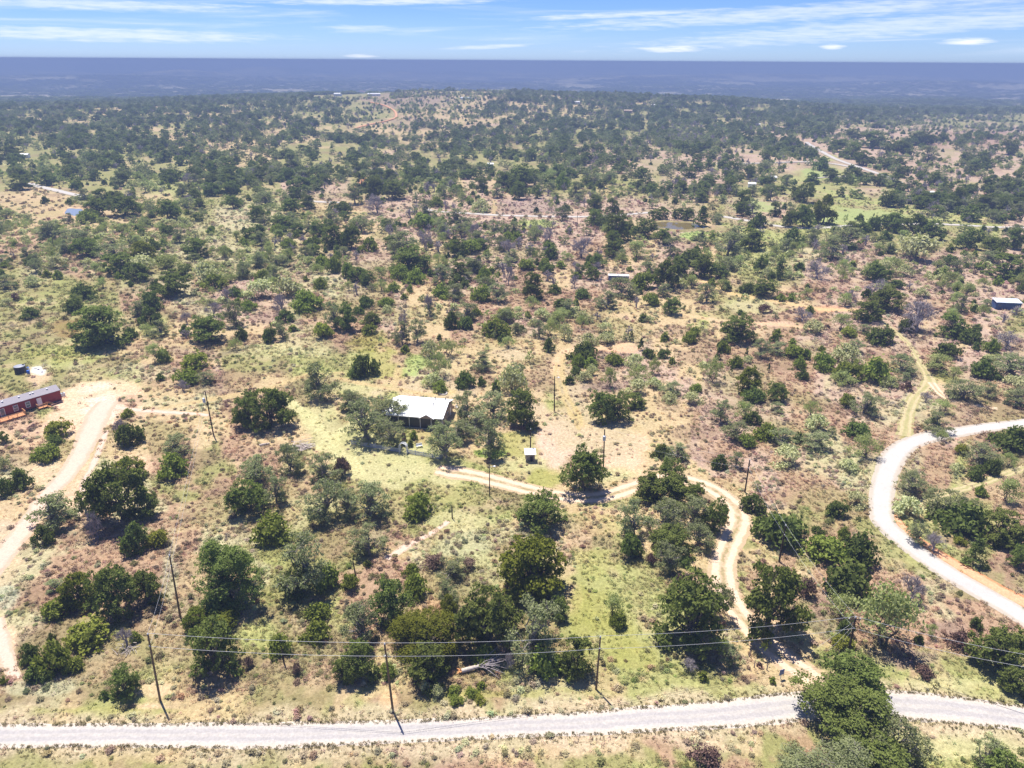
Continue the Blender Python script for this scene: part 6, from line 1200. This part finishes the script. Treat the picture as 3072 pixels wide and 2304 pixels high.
def opening(name, xa, xb, zt, zb, cm, glass=True):
    ua, ub = mx_at(*Z1(xa, 950))[0], mx_at(*Z1(xb, 950))[0]
    f = MB().box(ua, ub, .0, .12, zb, zt).build(name, M_WHITE, mh_)
    if glass:
        n_ = 1 if name == 'sliding_door' else 2
        for q in range(n_):
            h0 = zb + .1 + q * (zt - zb - .1) / n_; h1 = zb + (q + 1) * (zt - zb - .1) / n_ ; MB().box(ua + .1, ub - .1, -.03, .02, h0, h1).build('pane', cm, f)
    return (ua + ub) / 2
opening('window', 435, 520, 2.55, 1.05, M_GLASS); opening('window', 215, 303, 2.55, 1.05, M_GLASS)
du = opening('door', 640, 725, 2.65, .6, M_GLASS, False); su = opening('sliding_door', -30, 62, 2.65, .6, M_GLASS)
def railing(par, a, b_, z0, n):
    a = np.array(a, float); b_ = np.array(b_, float)
    for q in range(n + 1):
        p = a + (b_ - a) * q / n; MB().box(p[0] - .05, p[0] + .05, p[1] - .05, p[1] + .05, z0 - .55, z0 + .95).build('rail_post', M_DECK, par)
    for zz in (.92, .5): MB().bar((a[0], a[1], z0 + zz), (b_[0], b_[1], z0 + zz), .12 if zz > .6 else .06, .06).build('rail', M_DECK, par)
ua = mx_at(*Z1(420, 1020), off=2.6)[0]
deck = tag(empty('deck', (og[0], og[1], zg), ma), 'orange wooden deck with railing before the red mobile home', 'deck')
dx0, dx1 = ua - 7.4, ua
for q in range(14): MB().box(dx0, dx1, -2.75 + q * .19, -2.58 + q * .19, .55, .60).build('plank', M_DECK, deck)
railing(deck, (dx0, -2.75), (dx1, -2.75), .6, 4); railing(deck, (dx1, -2.75), (dx1, -.1), .6, 2)
MB().box(dx0, dx1, -2.78, -2.70, .3, .55).build('fascia', M_DECK, deck)
st = tag(empty('entry_steps', (og[0], og[1], zg), ma), 'wooden landing and steps at the white door of the mobile home', 'steps')
lx0, lx1 = du - 1.0, du + 1.1
for q in range(8): MB().box(lx0, lx1, -1.7 + q * .2, -1.52 + q * .2, .55, .60).build('plank', M_DECK, st)
for q in range(3): MB().box(lx1 + q * .32, lx1 + .3 + q * .32, -1.7, -.5, .36 - q * .17, .41 - q * .17).build('step', M_DECK, st)
railing(st, (lx0, -1.7), (lx1, -1.7), .6, 2); railing(st, (lx0, -1.7), (lx0, -.15), .6, 1)
MB().bar((lx1, -1.7, 1.5), (lx1 + 1.2, -1.7, .9), .1, .06).build('hand_rail', M_DECK, st); MB().bar((lx1, -.45, 1.5), (lx1 + 1.2, -.45, .9), .1, .06).build('hand_rail', M_DECK, st)
p = at1(*Z1(970, 880)); t = tag(empty('trailer_hitch', (float(p[0]), float(p[1]), float(p[2])), ma), 'dark steel towing frame on the ground at the end of the red home', 'towing frame')
for a, b_ in (((-2, -.8, .35), (1.3, 0, .35)), ((-2, .8, .35), (1.3, 0, .35)), ((-1.2, -.6, .35), (-1.2, .6, .35))): MB().bar(a, b_, .14).build('beam', M_BRICK, t)
MB().box(-.9, .1, -.35, .35, .1, .35).build('step_plate', M_DARK, t)
p = at1(*Z1(1050, 765)); t = tag(empty('heat_pump', p, ma), 'small pale heat pump unit at the end of the red home', 'heat pump')
MB().box(-.45, .45, -.4, .4, 0, .9).build('body', M_TIN, t); MB().lathe([(.3, .9), (.3, .96), (.1, .97)], 12).build('fan_guard', M_DARK, t)
# tank, barrel, slab
p = at1(*Z1(350, 375)); t = tag(empty('water_tank', p), 'round black water tank behind the red mobile home', 'water tank')
MB().lathe([(1.42, -.05), (1.42, 2.0)], 32).build('body', M_BLACK, t, smooth=False)
for zz in (.5, 1.0, 1.5): MB().lathe([(1.43, zz), (1.47, zz + .04), (1.43, zz + .08)], 32).build('rib', M_BLACK, t)
MB().lathe([(1.40, 2.005), (1.0, 2.14), (.4, 2.24), (.05, 2.26)], 32).build('top', M_LID, t); MB().lathe([(.26, 2.2), (.26, 2.34), (.05, 2.36)], 14, (.8, .5)).build('hatch', M_BLACK, t)
p = at1(*Z1(480, 405)); t = tag(empty('barrel', p), 'bright blue plastic barrel beside the black water tank', 'barrel')
MB().lathe([(.36, 0), (.40, .1), (.42, .6), (.40, 1.1), (.34, 1.2)], 16).build('body', M_BLUE, t); MB().lathe([(.08, 1.2), (.08, 1.25)], 8, (.15, 0)).build('bung', M_WHITE, t)
p = at1(*Z1(475, 340)); t = tag(empty('barrel', p), 'pale blue upright drum just behind the bright blue barrel', 'barrel')
MB().lathe([(.34, 0), (.36, .5), (.34, .95)], 16).build('body', M_TIN, t); MB().lathe([(.30, .95), (.30, 1.0)], 12).build('lid', M_BLUE, t)
p = at1(*Z1(660, 350))
tag(MB().add([(-1.6, -.9, .05), (1.0, -1.1, .05), (1.7, .2, .06), (.3, 1.2, .05), (-1.4, .8, .06), (-1.6, -.9, -.05), (1.0, -1.1, -.05), (1.7, .2, -.05), (.3, 1.2, -.05), (-1.4, .8, -.05)], [(0, 1, 2, 3, 4), (0, 5, 6, 1), (1, 6, 7, 2), (2, 7, 8, 3), (3, 8, 9, 4), (4, 9, 5, 0)]).build('concrete_slab', M_STONE, None, tuple(p), .4), 'irregular white concrete pad right of the black water tank', 'slab')
for q, (ax, ay) in enumerate(((590, 310), (700, 370), (640, 330))):
    p = at1(*Z1(ax, ay)); tag(MB().box(-.25, .25, -.2, .2, 0, .3 + .1 * q).build('bucket_crate', M_WHITE, None, tuple(p), .5 * q), ['white crate at the back edge of the concrete pad', 'white crate at the front corner of the concrete pad', 'white crate in the middle of the concrete pad'][q], 'crate')
# blue tank under the big left oak
p = at1(333, 1024); t = tag(empty('blue_tank', p, .2), 'blue round tank half hidden under the large oak', 'tank')
MB().lathe([(1.0, 0), (1.05, .3), (1.05, 1.5), (.8, 1.75), (.2, 1.85)], 20).build('body', M_BLUESHED, t); MB().lathe([(.2, 1.8), (.2, 1.95)], 10).build('cap', M_TIN, t)
# --- blue shed, camper, hay/pallet gate
p = at1(3015, 925); zz_ = project(p[None])[2][0]; wsh = 70 * zz_ / FPX
t = tag(empty('blue_shed', p, -.12), 'blue metal shed with pale tin roof in the mauve scrub', 'shed')
MB().box(-wsh / 2, wsh / 2, -1.8, 1.8, -.2, 2.6).build('wall', M_BLUESHED, t)
V = [(-wsh / 2 - .2, -2, 2.6), (wsh / 2 + .2, -2, 2.6), (wsh / 2 + .2, 2, 3.1), (-wsh / 2 - .2, 2, 3.1)]
MB().add(V + [(a, b_, c + .08) for a, b_, c in V], [(3, 2, 1, 0), (4, 5, 6, 7), (0, 1, 5, 4), (1, 2, 6, 5), (2, 3, 7, 6), (3, 0, 4, 7)]).build('roof', M_TIN, t)
MB().box(-.8, .8, -1.86, -1.80, 0, 2.2).build('door', M_BLUESHED, t)
for xx in (-wsh * .36, wsh * .33): MB().box(xx - .4, xx + .4, -1.86, -1.80, 1.2, 1.9).build('window', M_GLASS, t)
p = at1(1855, 843); zz_ = project(p[None])[2][0]; wc = 60 * zz_ / FPX
t = tag(empty('camper', p, -.1), 'long low white-roofed camper with blue side among trees', 'camper')
MB().box(-wc / 2, wc / 2, -1.2, 1.2, .5, 2.3).build('body', M_BLUESHED, t); MB().box(-wc / 2 - .1, wc / 2 + .1, -1.3, 1.3, 2.3, 2.5).build('roof', M_WROOF, t)
MB().box(-.6, .3, -.6, .2, 2.5, 2.8).build('air_conditioner', M_WHITE, t)
for xx in (-.8, .8): MB().lathe([(.35, -1.25), (.35, -1.0)], 12).build('wheel', M_BLACK, t, (xx, 0, .4), 0).rotation_euler = (R(90), 0, 0)
for xx in (-wc * .3, wc * .05, wc * .3): MB().box(xx - .5, xx + .5, -1.23, -1.19, 1.3, 1.9).build('window', M_GLASS, t)
p = at1(2632, 979); t = tag(empty('gate', p, -.3), 'small grey slatted gate at the top of the yellow grass track', 'gate')
for zz in (.3, .6, .9, 1.2): MB().bar((-1.7, 0, zz), (1.7, 0, zz), .06, .1).build('rail', M_GREYWOOD, t)
for xx in (-1.7, 0, 1.7): MB().box(xx - .06, xx + .06, -.05, .05, 0, 1.35).build('post', M_GREYWOOD, t)
# --- far buildings
FB = [((1745, 589), (40, 14), 'small white cottage'), ((1825, 560), (26, 12), 'white gabled farmhouse'), ((1870, 578), (44, 8), 'long white shed'),
      ((2190, 622), (46, 22), 'white-roofed farmhouse'), ((2248, 604), (24, 14), 'round-ended white barn'), ((2424, 622), (80, 18), 'long white-roofed barn'),
      ((3048, 592), (30, 10), 'white tin-roofed barn'), ((3020, 644), (70, 12), 'long pale green-grey shed'), ((3735, 672), (40, 16), 'bright white house'), ((4070, 733), (52, 22), 'flat tan building'), ((4232, 690), (28, 10), 'low white shed'),
      ((4360, 706), (34, 12), 'white house'), ((4912, 818), (22, 10), 'small white shed'), ((30, 1034), (58, 22), 'white-roofed bungalow'), ((150, 1022), (74, 22), 'white barn'), ((3178, 1084), (22, 18), 'small white outbuilding'),
      ((4998, 1172), (56, 20), 'white house'), ((4870, 1215), (20, 10), 'tiny white shed'), ((6020, 1274), (24, 10), 'white shed'), ((3360, 742), (18, 6), 'tiny white shed'), ((3668, 770), (24, 6), 'low white trailer'),
      ((435, 418), (16, 5), 'tiny white ranch house'), ((2862, 471), (14, 5), 'tiny white shed'), ((3770, 484), (18, 5), 'tiny white ranch house'), ((1728, 490), (20, 5), 'tiny pale barn')]
NEARBY = ['at the left of the hilltop farm', 'on the crest of the hilltop farm', 'stretched along the crest of the hilltop farm', 'beside the orange hill track on the hilltop', 'just behind the hilltop farmhouse', 'at the right of the hilltop farm in the clearing',
          'on the ridge line right of the open hillside', 'at the right edge of the open hillside', 'in the far green field right of the hillside', 'in the sandy gap of the far woods', 'at the far end of the woods right of the green field', 'in the far woods above the muddy pond', 'among the distant oaks left of the straight far road',
          'cut by the left edge beyond the far left road', 'beside the bungalow beyond the far left road', 'between dense oaks above the mauve field', 'hidden among the oaks above the bright lawn', 'hidden in oaks just behind the bright lawn', 'in the oaks right of the straight far road', 'deep in the woods above the muddy pond', 'in a gap of the woods above the muddy pond', 'out on the left of the far plain', 'on the far plain above the open hillside', 'on the far plain right of centre', 'on the far plain just beyond the hilltop farm']
for ((x_, y_), (w_, h_), nm), wh in zip(FB, NEARBY):
    px_, py_ = x_ * SC, y_ * SC; p = at1(px_, py_); zz_ = project(p[None])[2][0]; wm = max(5, w_ * SC * zz_ / FPX); hm = min(4.2, max(2.6, h_ * SC * zz_ / FPX * .7)); dm = min(wm * .6, 9)
    shed = 'shed' in nm or 'trailer' in nm; t = tag(empty('far_' + nm.split()[-1], p, rp.uniform(-.25, .25)), nm + ' ' + wh, 'house' if ('house' in nm or 'cottage' in nm or 'bungalow' in nm) else ('barn' if 'barn' in nm else 'building'))
    MB().box(-wm / 2, wm / 2, -dm / 2, dm / 2, -2, hm).build('wall', M_TAN if 'tan' in nm else M_WHITE, t)
    r_ = hm * .35; V = [(-wm / 2 - .3, -dm / 2 - .3, hm), (wm / 2 + .3, -dm / 2 - .3, hm), (wm / 2 + .3, 0, hm + r_), (-wm / 2 - .3, 0, hm + r_), (-wm / 2 - .3, dm / 2 + .3, hm), (wm / 2 + .3, dm / 2 + .3, hm)]
    MB().add(V + [(a, b_, c + .12) for a, b_, c in V], [(3, 2, 1, 0), (4, 5, 2, 3), (6, 7, 8, 9), (9, 8, 11, 10), (0, 1, 7, 6), (5, 4, 10, 11), (1, 2, 8, 7), (2, 5, 11, 8), (3, 0, 6, 9), (4, 3, 9, 10)]).build('roof', M_TAN if 'tan' in nm else (M_TIN if 'pale' in nm else M_WROOF), t)
    if not shed:
        MB().box(-.5, .5, -dm / 2 - .06, -dm / 2, 0, 2.1).build('door', M_DARK, t)
        for xx in (-wm * .3, wm * .3): MB().box(xx - .6, xx + .6, -dm / 2 - .05, -dm / 2, 1, 2.1).build('window', M_GLASS, t)
# --- utility poles: base pixel, top pixel, fittings
POLES = {}
def pole(key, base, top, lab, fit='', m=M_POLE, r=.16):
    b_ = at1(*base); d = rays(*top)[0]; h = np.array([b_[0], b_[1]]); tt = np.dot(h, h) / np.dot(d[:2], h); ztop = CAMH + d[2] * tt; H_ = ztop - b_[2]
    xt = d[:2] * tt - h; H_ = min(max(H_, 3), 15); k = min(1.0, .9 / (np.linalg.norm(xt) + 1e-6)); xt = xt * k
    t = tag(empty('utility_pole', tuple(b_)), lab, 'utility pole', 'utility poles')
    MB().tube([(0, 0, -.3), (xt[0] * .5, xt[1] * .5, H_ * .5), (xt[0], xt[1], H_)], [r, r * .88, r * .72], 8).build('pole', m, t, smooth=True)
    tp_ = np.array([xt[0], xt[1], H_])
    if 't' in fit:
        tr = MB().lathe([(.30, 0), (.33, .05), (.33, .95), (.27, 1.05), (.06, 1.1)], 14).build('transformer', M_CAN, t, tuple(tp_ + [-.5 if key != 'H' else 0, -.30, -2.4])); MB().lathe([(.05, 1.05), (.07, 1.15), (.04, 1.3)], 7, (.1, 0)).build('bushing', M_INS, tr)
    if 'l' in fit:
        MB().bar(tuple(tp_ + [0, 0, -.5]), tuple(tp_ + [.9, 0, -.2]), .06).build('lamp_arm', M_INS, t); MB().lathe([(.10, .12), (.24, 0), (.24, -.08), (.1, -.2)], 12).build('lamp_head', M_WHITE, t, tuple(tp_ + [1.0, 0, -.25]))
    if 'i' in fit:
        MB().lathe([(.05, 0), (.12, .08), (.07, .18), (.10, .26), (.03, .34)], 9).build('insulator', M_INS, t, tuple(tp_)); MB().bar(tuple(tp_ + [0, -.16, -1.6]), tuple(tp_ + [.0, -.34, -1.6]), .1).build('bracket', M_INS, t)
    if 'x' in fit:
        MB().bar(tuple(tp_ + [-.9, .1, -.35]), tuple(tp_ + [.9, .1, -.35]), .1, .12).build('crossarm', M_POLE, t)
        for xx in (-.8, 0, .8): MB().lathe([(.05, 0), (.10, .06), (.05, .2)], 8).build('insulator', M_INS, t, tuple(tp_ + [xx, .1, -.29]))
    POLES[key] = (b_, tp_ + b_, H_, t); return t
pole('A', (480.5, 2102), (444, 1905), 'tall brown pole where the roadside wires end, beside pale dirt', 'i', M_POLE2)
pole('B', (1179, 2133), (1154, 1934), 'roadside pole rooted in a bare orange dirt patch', 'i', M_POLE2)
pole('C', (1788, 2068), (1801, 1913), 'roadside pole beside the narrow dark oak and grass strip', 'i', M_POLE2)
pole('D', (2546, 1956), (2566.5, 1854), 'dark corner pole with guy wires behind the big roadside oak', 'ix')
pole('E', (541, 1852), (509, 1668), 'leaning brown pole in the pale weedy strip', 'i', M_POLE2)
pole('F', (641, 1306), (616, 1177), 'dark pole with transformer at the end of the sandy path', 't')
pole('G', (1663, 1233), (1664, 1129), 'slim dark pole with small meter behind the bare pink lot', 'l')
pole('H', (1810, 1405), (1814, 1289), 'dark pole with pale transformer beside the spreading oak', 't')
pole('I', (1591, 1368), (1592, 1289), 'dark pole standing against the pump shelter', 'i')
pole('J', (1469, 1488), (1468, 1395), 'thin light pole on the edge of the driveway', 'l', r=.11)
pole('K', (2234.6, 1477), (2249, 1381), 'dark leaning pole by the outer driveway bend', 'i')
pole('L', (2337, 1686), (2357, 1578), 'dark leaning pole above the round driveway oak', 'i')
pole('M', (1481, 1176), (1481.5, 1145), 'short dark post beside the pale thicket behind the house', '', r=.12)
pole('N', (162, 750), (153, 690), 'thin dark pole in the scrub below the small blue pond', '', r=.14)
pole('O', (1731, 687), (1732.5, 637), 'thin dark pole standing by the muddy pond', 'i', r=.14)
pole('P', (2357, 634), (2360, 600), 'thin pole on the large bright lawn', '', r=.14)
pole('Q', (2228, 655), (2230, 625), 'thin pole at the left edge of the large bright lawn', '', r=.14)
pole('S', (853, 1992), (843, 1938), 'short dark post with white bracket near the roadside wires', '', r=.12)
pole('T', (1357, 1556), (1356, 1536), 'short dark stump post beside the bright weeds below the yard', '', r=.12)
pole('U', (1067, 1726), (1060, 1697), 'charred short trunk post in the scrub left of the big oaks', '', r=.12)
def wire(a, b_, sag, lab, r=.022):
    a = np.array(a, float); b_ = np.array(b_, float); t = np.linspace(0, 1, 25)[:, None]; P = a + (b_ - a) * t; P[:, 2] -= (4 * sag * t * (1 - t))[:, 0]
    V, F = tube(P - a, r, 5); o = link('power_line', mesh('power_line', V, F, M_WIRE, smooth=True), None, tuple(a)); tag(o, lab, 'wire', 'overhead wires'); return o
TOP = lambda k: POLES[k][1] + [0, 0, .3]
LOW = lambda k: POLES[k][1] + [0, -.34, -1.6]
for (a, b_, w1) in (('A', 'B', 'between the two left roadside poles'), ('B', 'C', 'between the middle and right roadside poles'), ('C', 'D', 'from the right roadside pole to the corner pole'), ('A', 'E', 'from the end roadside pole to the weedy strip pole'),
                    ('E', 'F', 'from the weedy strip pole to the transformer pole'), ('D', 'L', 'from the corner pole up beside the round oak'), ('L', 'K', 'between the two leaning driveway poles'), ('K', 'H', 'from the driveway bend pole to the bare lot pole')):
    s_ = .35 if a in 'AB' and b_ in 'BC' else .6
    r_ = .020 if (a in 'ABC' and b_ in 'BCD') else .012
    wire(TOP(a), TOP(b_), s_, 'upper overhead wire ' + w1, r_); wire(LOW(a), LOW(b_), s_ * 1.1, 'lower overhead wire ' + w1, r_)
dd_ = at1(3300, 2190); e_ = np.array([dd_[0], dd_[1], dd_[2] + 10.5])
wire(TOP('D'), e_, .9, 'upper overhead wire leaving the corner pole to the right'); wire(LOW('D'), e_ - [0, .3, 1.6], 1.0, 'lower overhead wire leaving the corner pole to the right')
for q, (gx_, gy_) in enumerate(((2415, 1968), (2480, 1958), (2508, 1948))):
    p = at1(gx_, gy_); wire(POLES['D'][1] - [0, 0, .6 + .8 * q], p, .02, ['long guy wire of the corner pole reaching nearest the driveway', 'middle guy wire of the corner pole', 'steepest guy wire of the corner pole'][q], .018)
# fence posts along the driveway mouth and the pasture beyond the road
fpx = [(2248, 1970), (2262, 2002), (2300, 2010)]
for q, (x_, y_) in enumerate(fpx):
    p = at1(x_, y_); tag(MB().tube([(0, 0, -.2), (.03, 0, .6), (0, .04, 1.25)], [.09, .08, .07], 6).build('fence_post', M_GREYWOOD, None, tuple(p)), ['grey wooden post left of the shaded driveway', 'grey wooden post among brown brush left of the driveway', 'grey wooden post nearest the blue sign'][q], 'post', 'old fence posts')
